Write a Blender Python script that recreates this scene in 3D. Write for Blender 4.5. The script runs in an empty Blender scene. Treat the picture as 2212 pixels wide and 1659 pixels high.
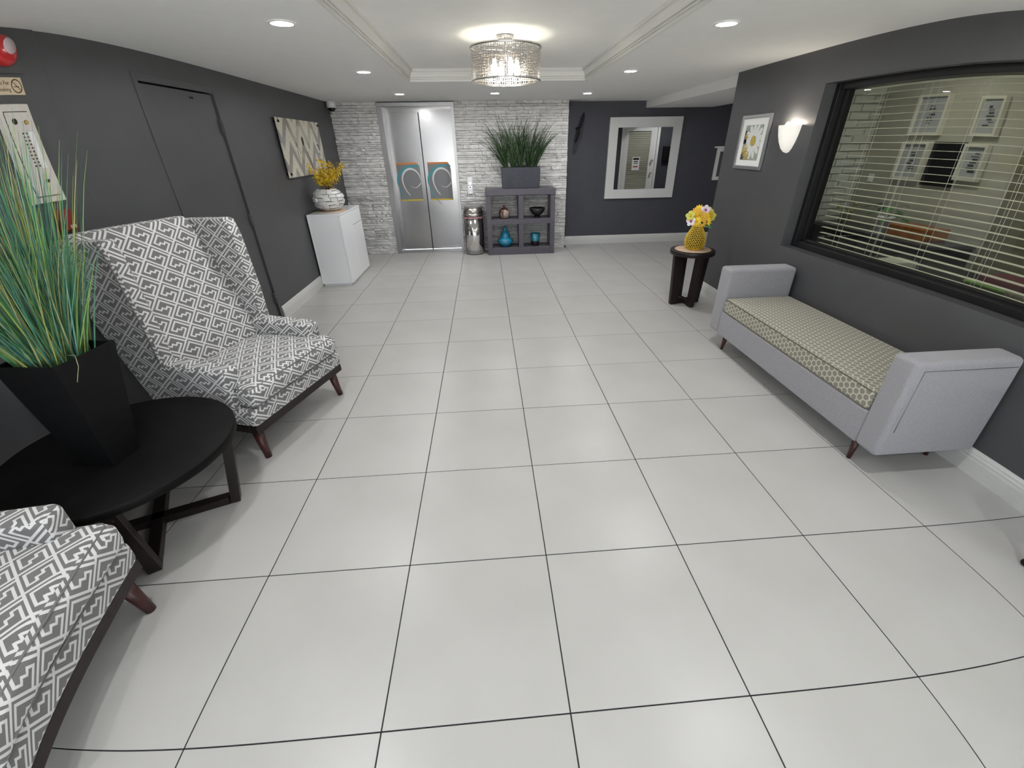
import bpy, bmesh, math, random
from math import pi, sin, cos, radians
from mathutils import Vector, Matrix
random.seed(7)
sc = bpy.context.scene
COL = sc.collection

# ------------------------------------------------------------ camera
cd = bpy.data.cameras.new('camera'); cam = bpy.data.objects.new('camera', cd); COL.objects.link(cam); sc.camera = cam
cd.type = 'PANO'; cd.panorama_type = 'FISHEYE_LENS_POLYNOMIAL'          # wide lens with its real barrel distortion
cd.sensor_width = 36; cd.sensor_fit = 'HORIZONTAL'; cd.fisheye_fov = radians(160)
cd.fisheye_polynomial_k0 = 0
cd.fisheye_polynomial_k1 = -0.0681223858724786
cd.fisheye_polynomial_k2 = 9.10016225483711e-05
cd.fisheye_polynomial_k3 = 0.00010463970945190799
cd.fisheye_polynomial_k4 = -2.889585293047055e-06
cd.shift_x = -15.3477 / 2212; cd.shift_y = -9.1407 / 1659
CAMP = (1.63680, -0.65113, 1.62461)
yaw, pitch, roll = 0.06729485, 0.51019247, -0.01802305
def _cam_matrix():
    cy, sy, cp, sp, cr, sr = cos(yaw), sin(yaw), cos(pitch), sin(pitch), cos(roll), sin(roll)
    f = Vector((sy*cp, cy*cp, -sp)); r0 = Vector((cy, -sy, 0)); u0 = r0.cross(f)
    r = cr*r0 + sr*u0; u = -sr*r0 + cr*u0
    return Matrix(((r.x, u.x, -f.x, CAMP[0]), (r.y, u.y, -f.y, CAMP[1]), (r.z, u.z, -f.z, CAMP[2]), (0, 0, 0, 1)))
cam.matrix_world = _cam_matrix()

# ------------------------------------------------------------ world, exposure
sc.view_settings.view_transform = 'Standard'; sc.view_settings.look = 'None'
sc.view_settings.gamma = 1; sc.view_settings.use_curve_mapping = False
sc.view_settings.exposure = 0.62
sc.cycles.use_denoising = True
sc.cycles.max_bounces = 8; sc.cycles.diffuse_bounces = 4; sc.cycles.glossy_bounces = 4
sc.cycles.transparent_max_bounces = 12; sc.cycles.sample_clamp_indirect = 6
sc.cycles.caustics_reflective = False; sc.cycles.caustics_refractive = False
SKY = 1.8; DOWN = 285.0; BULB = 42.0; SCONCE = 110.0; OFFICE = 75.0; SUN = 46.0
w = bpy.data.worlds.new('world'); sc.world = w; w.use_nodes = True
bgn = w.node_tree.nodes['Background']; bgn.inputs[0].default_value = (0.80, 0.90, 1.0, 1); bgn.inputs[1].default_value = SKY
# daylight portal in the glazed entrance behind the camera
pl = bpy.data.lights.new('entrance_daylight', 'AREA'); pl.shape = 'RECTANGLE'; pl.size = 4.8; pl.size_y = 2.15
plo = bpy.data.objects.new('entrance_daylight', pl); COL.objects.link(plo); plo.location = (1.8, -2.45, 1.12); plo.rotation_euler = (radians(90), 0, 0)
pl.cycles.is_portal = True
# sun on the paving outside the entrance, coming over the roof: it never enters, it only bounces up through the glazing
sl = bpy.data.lights.new('sun', 'SUN'); sl.energy = SUN; sl.angle = radians(.6); sl.color = (1, .97, .92)
slo = bpy.data.objects.new('sun', sl); COL.objects.link(slo); slo.rotation_euler = Vector((.15, -.62, -.77)).to_track_quat('-Z', 'Y').to_euler(); slo.location = (0, -5, 12)

# ------------------------------------------------------------ node helpers
class X:
    """tiny expression wrapper over Math nodes"""
    def __init__(s, nt, v): s.nt = nt; s.v = v
    def _op(s, op, *a):
        n = s.nt.nodes.new('ShaderNodeMath'); n.operation = op
        for i, q in enumerate((s,) + a):
            q = q.v if isinstance(q, X) else q
            if isinstance(q, (int, float)): n.inputs[i].default_value = q
            else: s.nt.links.new(q, n.inputs[i])
        return X(s.nt, n.outputs[0])
    def __add__(s, o): return s._op('ADD', o)
    def __sub__(s, o): return s._op('SUBTRACT', o)
    def __mul__(s, o): return s._op('MULTIPLY', o)
    def __truediv__(s, o): return s._op('DIVIDE', o)
    def fract(s): return s._op('FRACT')
    def abs(s): return s._op('ABSOLUTE')
    def max(s, o): return s._op('MAXIMUM', o)
    def min(s, o): return s._op('MINIMUM', o)
    def lt(s, o): return s._op('LESS_THAN', o)
    def gt(s, o): return s._op('GREATER_THAN', o)
    def near(s, c, e): return s._op('COMPARE', c, e)
    def sin(s): return s._op('SINE')
MATS = {}
def mat(name, color=(.5, .5, .5), rough=.5, metal=0, spec=.5, emit=None, estr=0, noise=0, nscale=20, bump=0, bscale=60, coat=0, sheen=0, trans=0, stretch=None):
    if name in MATS: return MATS[name]
    m = bpy.data.materials.new(name); m.use_nodes = True; nt = m.node_tree; b = nt.nodes['Principled BSDF']
    b.inputs['Base Color'].default_value = (*color, 1); b.inputs['Roughness'].default_value = rough; b.inputs['Metallic'].default_value = metal
    b.inputs['Specular IOR Level'].default_value = spec; b.inputs['Coat Weight'].default_value = coat; b.inputs['Sheen Weight'].default_value = sheen
    b.inputs['Transmission Weight'].default_value = trans
    if emit: b.inputs['Emission Color'].default_value = (*emit, 1); b.inputs['Emission Strength'].default_value = estr
    tc = nt.nodes.new('ShaderNodeTexCoord'); src = tc.outputs['Object']
    if stretch:
        mp = nt.nodes.new('ShaderNodeMapping'); mp.inputs['Scale'].default_value = stretch; nt.links.new(src, mp.inputs[0]); src = mp.outputs[0]
    if noise:
        n = nt.nodes.new('ShaderNodeTexNoise'); n.inputs['Scale'].default_value = nscale; n.inputs['Detail'].default_value = 6; nt.links.new(src, n.inputs['Vector'])
        r = nt.nodes.new('ShaderNodeMapRange'); r.inputs[1].default_value = .25; r.inputs[2].default_value = .75; r.inputs[3].default_value = 1-noise; r.inputs[4].default_value = 1+noise
        nt.links.new(n.outputs[0], r.inputs[0])
        mx = nt.nodes.new('ShaderNodeVectorMath'); mx.operation = 'SCALE'; mx.inputs[0].default_value = color; nt.links.new(r.outputs[0], mx.inputs['Scale'])
        nt.links.new(mx.outputs[0], b.inputs['Base Color'])
    if bump:
        n = nt.nodes.new('ShaderNodeTexNoise'); n.inputs['Scale'].default_value = bscale; n.inputs['Detail'].default_value = 5; nt.links.new(src, n.inputs['Vector'])
        bp = nt.nodes.new('ShaderNodeBump'); bp.inputs['Strength'].default_value = bump; bp.inputs['Distance'].default_value = .004
        nt.links.new(n.outputs[0], bp.inputs['Height']); nt.links.new(bp.outputs[0], b.inputs['Normal'])
    MATS[name] = m; return m
def mix2(m, fac, c0, c1):
    """base colour of m = c0..c1 by socket fac"""
    nt = m.node_tree; b = nt.nodes['Principled BSDF']
    mx = nt.nodes.new('ShaderNodeMix'); mx.data_type = 'RGBA'
    for i, c in ((6, c0), (7, c1)):
        if isinstance(c, tuple): mx.inputs[i].default_value = (*c, 1)
        else: nt.links.new(c, mx.inputs[i])
    nt.links.new(fac, mx.inputs[0]); nt.links.new(mx.outputs[2], b.inputs['Base Color']); return mx.outputs[2]
def uvxy(m, kind='UV'):
    nt = m.node_tree; tc = nt.nodes.new('ShaderNodeTexCoord'); sp = nt.nodes.new('ShaderNodeSeparateXYZ'); nt.links.new(tc.outputs[kind], sp.inputs[0])
    return X(nt, sp.outputs[0]), X(nt, sp.outputs[1]), X(nt, sp.outputs[2])
def noise_f(m, scale, lo, hi, kind='Object', detail=5, stretch=(1, 1, 1)):
    nt = m.node_tree; tc = nt.nodes.new('ShaderNodeTexCoord'); mp = nt.nodes.new('ShaderNodeMapping'); mp.inputs['Scale'].default_value = stretch
    nt.links.new(tc.outputs[kind], mp.inputs[0])
    n = nt.nodes.new('ShaderNodeTexNoise'); n.inputs['Scale'].default_value = scale; n.inputs['Detail'].default_value = detail; nt.links.new(mp.outputs[0], n.inputs['Vector'])
    r = nt.nodes.new('ShaderNodeMapRange'); r.inputs[1].default_value = lo; r.inputs[2].default_value = hi; nt.links.new(n.outputs[0], r.inputs[0]); return r.outputs[0]

# ------------------------------------------------------------ materials
GREY = mat('wall_grey_paint', (.074, .0745, .079), .42, spec=.35, noise=.05, nscale=6, bump=.12, bscale=260)
GREYH = mat('hall_grey_paint', (.067, .068, .083), .5, spec=.3, noise=.05, nscale=6, bump=.12, bscale=260)
CEIL = mat('ceiling_white', (.87, .87, .86), .8, spec=.2, noise=.015, nscale=8, bump=.15, bscale=300)
CROWN = mat('crown_white', (.74, .74, .72), .5, spec=.35)
TRIM = mat('trim_white', (.62, .62, .60), .45, noise=.05, nscale=14, stretch=(1, 1, 12))
GROUT = mat('grout_black', (.012, .012, .013), .8)
TILE = mat('tile_porcelain', (.63, .615, .59), .34, spec=.42)
fc = noise_f(TILE, 2.2, .3, .7); f2 = noise_f(TILE, 900, .35, .65)
c = mix2(TILE, fc, (.440, .432, .412), (.482, .475, .456))
STONE = mat('ledger_stone', (.6, .6, .59), .75, spec=.3, bump=.7, bscale=45)
_o = mix2(STONE, noise_f(STONE, 3, .22, .55), (.50, .49, .48), (.80, .79, .77))
_oi = STONE.node_tree.nodes.new('ShaderNodeObjectInfo'); _r = X(STONE.node_tree, _oi.outputs['Random'])*.20+.84
_vm = STONE.node_tree.nodes.new('ShaderNodeVectorMath'); _vm.operation = 'SCALE'; STONE.node_tree.links.new(_o, _vm.inputs[0]); STONE.node_tree.links.new(_r.v, _vm.inputs['Scale']); STONE.node_tree.links.new(_vm.outputs[0], STONE.node_tree.nodes['Principled BSDF'].inputs['Base Color'])
STEEL = mat('brushed_steel', (.40, .39, .39), .24, metal=1, bump=.45, bscale=1.6, stretch=(.6, 1, 1.6))
STEELJ = mat('jamb_steel', (.36, .355, .355), .33, metal=1)
CHROME = mat('chrome', (.75, .73, .72), .12, metal=1)
BLACK = mat('black_gap', (.006, .006, .006), .6)
BLKFRAME = mat('window_black', (.008, .008, .009), .5, spec=.3)
WHITEG = mat('white_gloss', (.88, .89, .91), .18, coat=.3)
WHITEM = mat('white_matte', (.78, .78, .77), .6)
DWOOD = mat('espresso_wood', (.015, .009, .0085), .36, spec=.35, noise=.35, nscale=10, stretch=(6, 6, 1))
TWOOD = mat('black_tabletop', (.003, .0028, .0028), .55, spec=.13, noise=.3, nscale=14)
MAHOG = mat('mahogany_leg', (.055, .014, .012), .35, noise=.25, nscale=20)
CONSOLE = mat('grey_brown_wood', (.085, .075, .095), .40, noise=.3, nscale=22, stretch=(1, 1, 6), bump=.25, bscale=60)
BENCH = mat('grey_wool', (.285, .280, .300), .85, sheen=.25, noise=.16, nscale=170, bump=.5, bscale=600)
PLANTER = mat('black_planter', (.0035, .0035, .004), .6, spec=.2, noise=.3, nscale=30)
PLANTERG = mat('slate_planter', (.042, .045, .060), .6, noise=.18, nscale=16)
WHITEP = mat('porcelain_white', (.74, .74, .72), .35, noise=.08, nscale=20)
RUST = mat('mat_wicker', (.52, .37, .25), .7, noise=.35, nscale=70)
MIRROR = mat('mirror_glass', (.86, .87, .86), .015, metal=1)
SILVER = mat('silver_frame', (.50, .50, .51), .28, metal=.9)
PAPER = mat('paper_white', (.80, .80, .79), .7)
RED = mat('alarm_red', (.45, .012, .015), .3, coat=.4)
BRASSY = mat('sign_beige', (.60, .50, .34), .5, noise=.08, nscale=30)
BROWN = mat('print_brown', (.10, .045, .02), .6)
BEIGEM = mat('panel_beige', (.60, .57, .52), .45, noise=.05, nscale=40)
BLIND = mat('blind_cream', (.74, .73, .60), .5)
OFFW = mat('office_wall', (.40, .39, .33), .8, noise=.03, nscale=5)
OFFB = mat('office_brick_paint', (.50, .51, .46), .75, bump=.4, bscale=30)
OFFC = mat('office_ceiling', (.48, .49, .42), .8)
CARPET = mat('office_floor', (.10, .095, .08), .9, noise=.2, nscale=60)
ODARK = mat('office_black', (.007, .007, .008), .55, spec=.2)
OGREY = mat('office_grey', (.10, .10, .115), .6)
EMIT = mat('lamp_disc', (1, 1, 1), emit=(.97, .97, .97), estr=DOWN)
OEMIT = mat('office_lamp', (1, 1, 1), emit=(1, .96, .88), estr=OFFICE)
BULBM = mat('bulb_glow', (1, 1, 1), emit=(1, .93, .76), estr=BULB)
def glass_mat(name, tint, refl):
    m = bpy.data.materials.new(name); m.use_nodes = True; nt = m.node_tree; nt.nodes.clear()
    o = nt.nodes.new('ShaderNodeOutputMaterial'); mx = nt.nodes.new('ShaderNodeMixShader'); t = nt.nodes.new('ShaderNodeBsdfTransparent'); g = nt.nodes.new('ShaderNodeBsdfGlossy')
    t.inputs[0].default_value = (*tint, 1); g.inputs['Roughness'].default_value = .0; lw = nt.nodes.new('ShaderNodeLayerWeight'); lw.inputs[0].default_value = .5; fx = X(nt, lw.outputs['Facing'])._op('POWER', 4.0)*(1-refl)+refl
    nt.links.new(fx.v, mx.inputs[0]); nt.links.new(t.outputs[0], mx.inputs[1]); nt.links.new(g.outputs[0], mx.inputs[2]); nt.links.new(mx.outputs[0], o.inputs[0])
    MATS[name] = m; return m
GLASS = glass_mat('window_glass', (.93, .95, .92), .022)

# ------------------------------------------------------------ geometry helpers
class B:
    def __init__(s): s.bm = bmesh.new(); s.mi = 0
    def _f(s, vs, smooth=False):
        try: f = s.bm.faces.new(vs)
        except ValueError: return None
        f.material_index = s.mi; f.smooth = smooth; return f
    def hexa(s, c, bev=0, seg=3, smooth=None):
        """8 corners: bottom 4 ccw, top 4 ccw"""
        b2 = bmesh.new(); v = [b2.verts.new(p) for p in c]
        for q in ((3, 2, 1, 0), (4, 5, 6, 7), (0, 1, 5, 4), (1, 2, 6, 5), (2, 3, 7, 6), (3, 0, 4, 7)): b2.faces.new([v[i] for i in q])
        if bev: bmesh.ops.bevel(b2, geom=list(b2.edges), offset=bev, segments=seg, affect='EDGES', profile=.5, clamp_overlap=True)
        s.merge(b2, smooth=(bev >= .009) if smooth is None else smooth); return s
    def merge(s, b2, smooth=False, M=None):
        b2.normal_update(); mp = {}
        for v in b2.verts: mp[v] = s.bm.verts.new(M @ v.co if M else v.co)
        for f in b2.faces: s._f([mp[v] for v in f.verts], smooth)
        b2.free()
    def box(s, x0, x1, y0, y1, z0, z1, bev=0, seg=2):
        return s.hexa([(x0, y0, z0), (x1, y0, z0), (x1, y1, z0), (x0, y1, z0), (x0, y0, z1), (x1, y0, z1), (x1, y1, z1), (x0, y1, z1)], bev, seg)
    def prism(s, poly, axis, a, b, bev=0, seg=2):
        """poly: 2D points in the two other axes (order x,y,z), extruded along axis from a to b"""
        def P(p, t):
            if axis == 'x': return (t, p[0], p[1])
            if axis == 'y': return (p[0], t, p[1])
            return (p[0], p[1], t)
        b2 = bmesh.new(); A = [b2.verts.new(P(p, a)) for p in poly]; C = [b2.verts.new(P(p, b)) for p in poly]; n = len(poly)
        b2.faces.new(A); b2.faces.new(C[::-1])
        for i in range(n): b2.faces.new((A[i], C[i], C[(i+1) % n], A[(i+1) % n]))
        bmesh.ops.recalc_face_normals(b2, faces=b2.faces)
        if bev: bmesh.ops.bevel(b2, geom=list(b2.edges), offset=bev, segments=seg, affect='EDGES', profile=.5, clamp_overlap=True)
        s.merge(b2, smooth=(bev >= .009)); return s
    def cyl(s, p0, p1, r0, r1=None, n=20, smooth=True, caps=True):
        r1 = r0 if r1 is None else r1; p0 = Vector(p0); p1 = Vector(p1); d = (p1-p0).normalized()
        u = d.orthogonal().normalized(); v = d.cross(u)
        A = [s.bm.verts.new(p0+(u*cos(2*pi*i/n)+v*sin(2*pi*i/n))*r0) for i in range(n)]
        C = [s.bm.verts.new(p1+(u*cos(2*pi*i/n)+v*sin(2*pi*i/n))*r1) for i in range(n)]
        for i in range(n): s._f((A[i], A[(i+1) % n], C[(i+1) % n], C[i]), smooth)
        if caps: s._f(A[::-1]); s._f(C)
        return s
    def lathe(s, prof, c=(0, 0, 0), n=32, smooth=True, axis='z', arc=2*pi, a0=0, fn=None):
        rings = []; full = abs(arc-2*pi) < 1e-6; m = n if full else n+1
        for r, h in prof:
            ring = []
            for i in range(m):
                a = a0+arc*i/n; rr = r if fn is None else r*fn(a, h)
                x, y = rr*cos(a), rr*sin(a)
                p = {'z': (x, y, h), 'x': (h, x, y), 'y': (x, h, y)}[axis]
                ring.append(s.bm.verts.new((p[0]+c[0], p[1]+c[1], p[2]+c[2])))
            rings.append(ring)
        for A, C in zip(rings, rings[1:]):
            for i in range(n if full else n):
                j = (i+1) % m
                if not full and i+1 > n: continue
                s._f((A[i], A[j], C[j], C[i]), smooth)
        return s
    def tube(s, pts, r, n=8, taper=None, smooth=True):
        pts = [Vector(p) for p in pts]; rings = []; up = Vector((0, 0, 1))
        for i, p in enumerate(pts):
            d = (pts[min(i+1, len(pts)-1)]-pts[max(i-1, 0)]).normalized()
            u = d.cross(up) if abs(d.dot(up)) < .95 else d.cross(Vector((1, 0, 0))); u.normalize(); v = u.cross(d)
            rr = r if taper is None else r*(1+(taper-1)*i/(len(pts)-1))
            rings.append([s.bm.verts.new(p+(u*cos(2*pi*k/n)+v*sin(2*pi*k/n))*rr) for k in range(n)])
        for A, C in zip(rings, rings[1:]):
            for k in range(n): s._f((A[k], A[(k+1) % n], C[(k+1) % n], C[k]), smooth)
        s._f(rings[0][::-1]); s._f(rings[-1]); return s
    def poly(s, pts): s._f([s.bm.verts.new(p) for p in pts]); return s
    def ell(s, c, r, nu=16, nv=10, M=None):
        c = Vector(c); r = r if isinstance(r, (tuple, list)) else (r, r, r)
        b2 = bmesh.new(); bmesh.ops.create_uvsphere(b2, u_segments=nu, v_segments=nv, radius=1)
        T = Matrix.Translation(c) @ (M if M else Matrix.Identity(4)) @ Matrix.Diagonal((*r, 1)); s.merge(b2, True, T); return s
    def ngon_plate(s, poly, origin, ux, uy, nrm, th):
        """plate with outline poly (2D) on a plane"""
        o, ux, uy, nrm = Vector(origin), Vector(ux), Vector(uy), Vector(nrm)
        A = [s.bm.verts.new(o+ux*p[0]+uy*p[1]) for p in poly]; C = [s.bm.verts.new(o+ux*p[0]+uy*p[1]+nrm*th) for p in poly]; n = len(poly)
        s._f(A[::-1]); s._f(C)
        for i in range(n): s._f((A[i], A[(i+1) % n], C[(i+1) % n], C[i]))
        return s
def link(name, me, parent=None):
    o = bpy.data.objects.new(name, me); COL.objects.link(o)
    if parent: o.parent = parent
    return o
def boxuv(me, sc_=1.0):
    uv = me.uv_layers.new(name='UVMap')
    for p in me.polygons:
        n = p.normal; a = max(range(3), key=lambda i: abs(n[i]))
        for li in p.loop_indices:
            co = me.vertices[me.loops[li].vertex_index].co
            uv.data[li].uv = ((co.y, co.z) if a == 0 else (co.x, co.z) if a == 1 else (co.x, co.y))
def root_inv(o):
    M = Matrix.Identity(4)
    ch = []
    while o: ch.append(o); o = o.parent
    for q in reversed(ch): M = M @ (Matrix.Translation(q.location) @ q.rotation_euler.to_matrix().to_4x4() @ Matrix.Diagonal((*q.scale, 1)))
    return M.inverted()
def part(name, b, m, parent, world=True, uv=False, label=None, kind=None, soft=False):
    bm = b.bm
    if world and parent is not None: bm.transform(root_inv(parent))
    bmesh.ops.recalc_face_normals(bm, faces=bm.faces)
    me = bpy.data.meshes.new(name); bm.to_mesh(me); bm.free()
    for q in (m if isinstance(m, (list, tuple)) else [m]): me.materials.append(q)
    if uv: boxuv(me)
    o = link(name, me, parent)
    if uv or soft: o.modifiers.new('weighted_normals', 'WEIGHTED_NORMAL').keep_sharp = True
    if label: o['label'] = label
    if kind: o['kind'] = kind
    return o
def tagit(o, label, cat, group=None):
    o['label'] = label; o['category'] = cat
    if group: o['group'] = group
    return o
def thing(name, label, cat, loc, rot=0, group=None):
    o = bpy.data.objects.new(name, None); COL.objects.link(o); o.location = loc; o.rotation_euler = (0, 0, rot); o.empty_display_size = .1
    return tagit(o, label, cat, group)
def solo(name, b, m, label, cat, loc=(0, 0, 0), group=None, uv=False):
    b.bm.transform(Matrix.Translation(-Vector(loc))); o = part(name, b, m, None, uv=uv); o.location = loc; return tagit(o, label, cat, group)
def struct(name, b, m, parent=None):
    o = part(name, b, m, parent)
    if parent is None: o['kind'] = 'structure'
    return o
def copy_tree(o, parent=None):
    c = o.copy(); COL.objects.link(c)
    if parent: c.parent = parent
    for ch in list(o.children): copy_tree(ch, c)
    return c

# ============================================================ THE ROOM
T = .61; LX = -.62; RX = 4.235; CZ = 2.225; FY = -2.45; PY = 4.33; HX = 8.0; HY = 7.31; SY = 7.0
fl = struct('floor', B().box(LX-.2, HX+.1, FY-.1, HY+.1, -.06, -.0018), GROUT)
tme = {}
def tile_mesh(w_, h_):
    k = (round(w_, 3), round(h_, 3))
    if k not in tme:
        b = B().box(-w_/2, w_/2, -h_/2, h_/2, -.006, 0, .0009, 1); me = bpy.data.meshes.new('tile'); 
        for f in b.bm.faces: f.smooth = False
        b.bm.to_mesh(me); b.bm.free(); me.materials.append(TILE); tme[k] = me
    return tme[k]
G = .0045
for i in range(-1, 13):
    for j in range(-4, 12):
        x0, x1, y0, y1 = i*T, (i+1)*T, j*T, (j+1)*T
        if x0 > RX-.05 and y1 < PY+.05: continue
        x0 = max(x0, LX); x1 = min(x1, RX) if y1 <= PY else x1
        y1 = min(y1, HY if x1 > 3.06 or x0 > 2.95 else 7.05 if (x1 < .1 or x0 > 1.2) else 7.27)
        if y1-y0 < .03 or x1-x0 < .03: continue
        o = link('tile', tile_mesh(x1-x0-G, y1-y0-G), fl); o.location = ((x0+x1)/2, (y0+y1)/2, random.uniform(-.0004, .0002))

# ceiling: slabs round the tray opening, beam over the hall
TX0, TX1, TY0, TY1 = .90, 2.787, 1.71, 4.815
b = B()
for a in ((LX-.2, TX0, FY-.1, 7.4), (TX1, 4.33, FY-.1, 7.4), (TX0, TX1, FY-.1, TY0), (TX0, TX1, TY1, 7.4)): b.box(a[0], a[1], a[2], a[3], CZ, CZ+.2)
b.box(TX0, TX1, TY0, TY1, 2.33, 2.43); b.box(4.33, HX+.1, 4.2, 7.4, 2.3, 2.43)
ceil = struct('ceiling', b, CEIL)
b = B().box(4.33, 5.45, PY-.1, 7.4, 2.125, 2.31); struct('trim_1', b, CEIL)          # dropped beam
b = B().box(5.95, HX, PY-.1, 7.4, 2.125, 2.31); struct('trim_2', b, CEIL)
# crown moulding round the tray
prof = [(0, 2.2235), (.012, 2.2235), (.012, 2.241), (.007, 2.2425), (.007, 2.2455), (.016, 2.247), (.016, 2.257), (.010, 2.2585), (.010, 2.2615), (.021, 2.263), (.022, 2.272), (.026, 2.285), (.036, 2.300), (.046, 2.307), (.042, 2.309), (.042, 2.312), (.052, 2.313), (.052, 2.320), (.058, 2.322), (.058, 2.3305), (0, 2.3305)]
def crown(name, ax, c, sgn, a, e):
    b2 = B(); n = len(prof)
    def P(d, z, t, m_): # mitre: shorten ends by d
        tt = t + (d if m_ else -d)
        return (c+sgn*d, tt, z) if ax == 'y' else (tt, c+sgn*d, z)
    A = [b2.bm.verts.new(P(d, z, a, True)) for d, z in prof]; Cc = [b2.bm.verts.new(P(d, z, e, False)) for d, z in prof]
    for i in range(n): b2._f((A[i], A[(i+1) % n], Cc[(i+1) % n], Cc[i]))
    struct(name, b2, CROWN)
crown('trim_3', 'y', TX0, 1, TY0, TY1); crown('trim_4', 'y', TX1, -1, TY0, TY1)
crown('trim_5', 'x', TY1, -1, TX0, TX1); crown('trim_6', 'x', TY0, 1, TX0, TX1)

# left wall with a slightly proud bay nearest the camera
b = B()
b.box(LX-.2, LX, 2.14, 2.86, 0, CZ+.1).box(LX-.2, LX, 3.865, 7.4, 0, CZ+.1).box(LX-.2, LX, 2.86, 3.865, 2.095, CZ+.1).box(LX-.2, LX-.1, 2.86, 3.865, 0, 2.095)
struct('wall_left', b, GREY)
struct('wall_alcove', B().box(LX-.2, LX+.014, FY-.1, 2.14, 0, CZ+.1, .004, 2), GREY)
# flush service door in the left wall
d1 = B().box(LX-.09, LX-.012, 2.905, 3.800, .012, 2.035, .002, 1); door = struct('door_1', d1, GREY)
b = B().box(LX-.1, LX+.006, 2.858, 2.900, 0, 2.094, .002, 1).box(LX-.1, LX+.006, 3.812, 3.866, 0, 2.094, .002, 1).box(LX-.1, LX+.006, 2.900, 3.812, 2.045, 2.094, .002, 1)
part('door_frame', b, GREY, door)
for z0, z1 in ((1.742, 1.860), (.985, 1.095), (.20, .31)):
    hb = B().box(LX-.012, LX+.012, 3.786, 3.822, z0, z1, .002, 1)
    for k in range(3): hb.cyl((LX+.010, 3.804, z0+(z1-z0)*k/3+.002), (LX+.010, 3.804, z0+(z1-z0)*(k+1)/3-.002), .009, n=10)
    part('hinge', hb, GREY, door)
part('bumper', B().box(LX-.013, LX-.008, 3.475, 3.495, 1.985, 2.0).box(LX-.013, LX-.008, 3.505, 3.520, 1.985, 2.0), BLACK, door)

# baseboards with a stepped profile
def base_prof(d=.018): return [(0, 0), (d, 0), (d, .088), (d-.003, .094), (d-.003, .108), (d-.008, .116), (d-.008, .126), (d-.014, .136), (d-.016, .143), (0, .143)]
def baseboard(name, ax, c, sgn, a, e):
    b = B(); pr = base_prof()
    poly = [(c+sgn*d, z) for d, z in pr]
    b.prism(poly, ax, a, e); struct(name, b, TRIM)
baseboard('baseboard_left', 'y', LX, 1, 3.868, SY+.05)
baseboard('baseboard_right', 'y', RX, -1, FY, PY)
baseboard('baseboard_hall', 'x', HY, -1, 3.0, HX)
baseboard('baseboard_pillar', 'x', PY, 1, 4.217, 4.80)
b = B().prism([(LX+.014+d, z) for d, z in base_prof()], 'y', FY, 2.14); struct('baseboard_alcove', b, TRIM)

# right wall with a deep window opening; pillar end
WY0, WY1, WZ0, WZ1 = -1.35, 3.0, .811, 1.995
b = B().box(RX, 4.46, WY1, PY, 0, CZ+.1).box(RX, 4.46, FY-.1, WY0, 0, CZ+.1).box(RX, 4.46, WY0, WY1, 0, WZ0).box(RX, 4.46, WY0, WY1, WZ1, CZ+.1)
struct('wall_right', b, GREY)
# office north wall facing the hall, with its glazed door
b = B().box(4.46, 4.83, 4.25, PY, 0, 2.31).box(5.72, HX, 4.25, PY, 0, 2.31).box(4.83, 5.72, 4.25, PY, 2.0, 2.31)
struct('wall_office', b, GREYH)
b = B().box(4.83, 4.885, 4.24, 4.355, 0, 2.0, .003, 1).box(5.665, 5.72, 4.24, 4.355, 0, 2.0, .003, 1).box(4.885, 5.665, 4.24, 4.355, 1.945, 2.0, .003, 1)
dr3 = struct('door_3', b, WHITEM)
b = B().box(4.89, 5.0, 4.285, 4.325, .01, 1.94).box(5.52, 5.66, 4.285, 4.325, .01, 1.94).box(5.0, 5.52, 4.285, 4.325, .01, .25).box(5.0, 5.52, 4.285, 4.325, 1.86, 1.94)
part('door_leaf', b, WHITEM, dr3)
for k in range(36): part('slat', B().prism([(4.288, .27+k*.044), (4.292, .268+k*.044), (4.316, .302+k*.044), (4.312, .304+k*.044)], 'x', 5.0, 5.52), BLIND, dr3)
part('notice', B().box(5.13, 5.31, 4.326, 4.328, 1.06, 1.34), PAPER, dr3)
part('notice_heading', B().box(5.15, 5.29, 4.328, 4.329, 1.28, 1.32).box(5.17, 5.27, 4.328, 4.329, 1.235, 1.255).box(5.17, 5.27, 4.328, 4.329, 1.20, 1.215), ODARK, dr3)
part('notice_band', B().box(5.16, 5.28, 4.328, 4.329, 1.125, 1.15), RED, dr3)
for z in (1.0, 1.26): part('knob', B().cyl((5.585, 4.325, z), (5.585, 4.36, z), .014).ell((5.585, 4.375, z), .026), CHROME, dr3)
solo('wall_box', B().box(5.83, 6.05, PY, PY+.08, 1.24, 1.55, .006, 2), ODARK, 'black box on the dark hall wall seen in the mirror', 'box', (5.94, PY, 1.24))
# hall: grey back wall, far end
struct('wall_hall', B().box(3.0, HX+.1, HY, HY+.15, 0, 2.4), GREYH)
struct('wall_hall_end', B().box(HX, HX+.1, PY-.1, HY+.1, 0, 2.4), GREYH)
# entrance wall behind the camera: piers and lintel round wide glazing
b = B().box(LX-.2, -.57, FY-.1, FY, 0, CZ+.1).box(4.19, 4.46, FY-.1, FY, 0, CZ+.1).box(-.57, 4.19, FY-.1, FY, 2.17, CZ+.1)
struct('wall_front', b, GREY)
b = B()
for x in (-.57, .6, 1.8, 2.97, 4.14): b.box(x, x+.05, FY-.08, FY-.02, .06, 2.17)
b.box(-.57, 4.19, FY-.08, FY-.02, 0, .06)
struct('window_2', b, BLKFRAME)
struct('ground', B().box(-9, 13, -16, FY-.1, -.12, -.02), mat('paving', (.58, .57, .55), .8, noise=.1, nscale=3))

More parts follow.
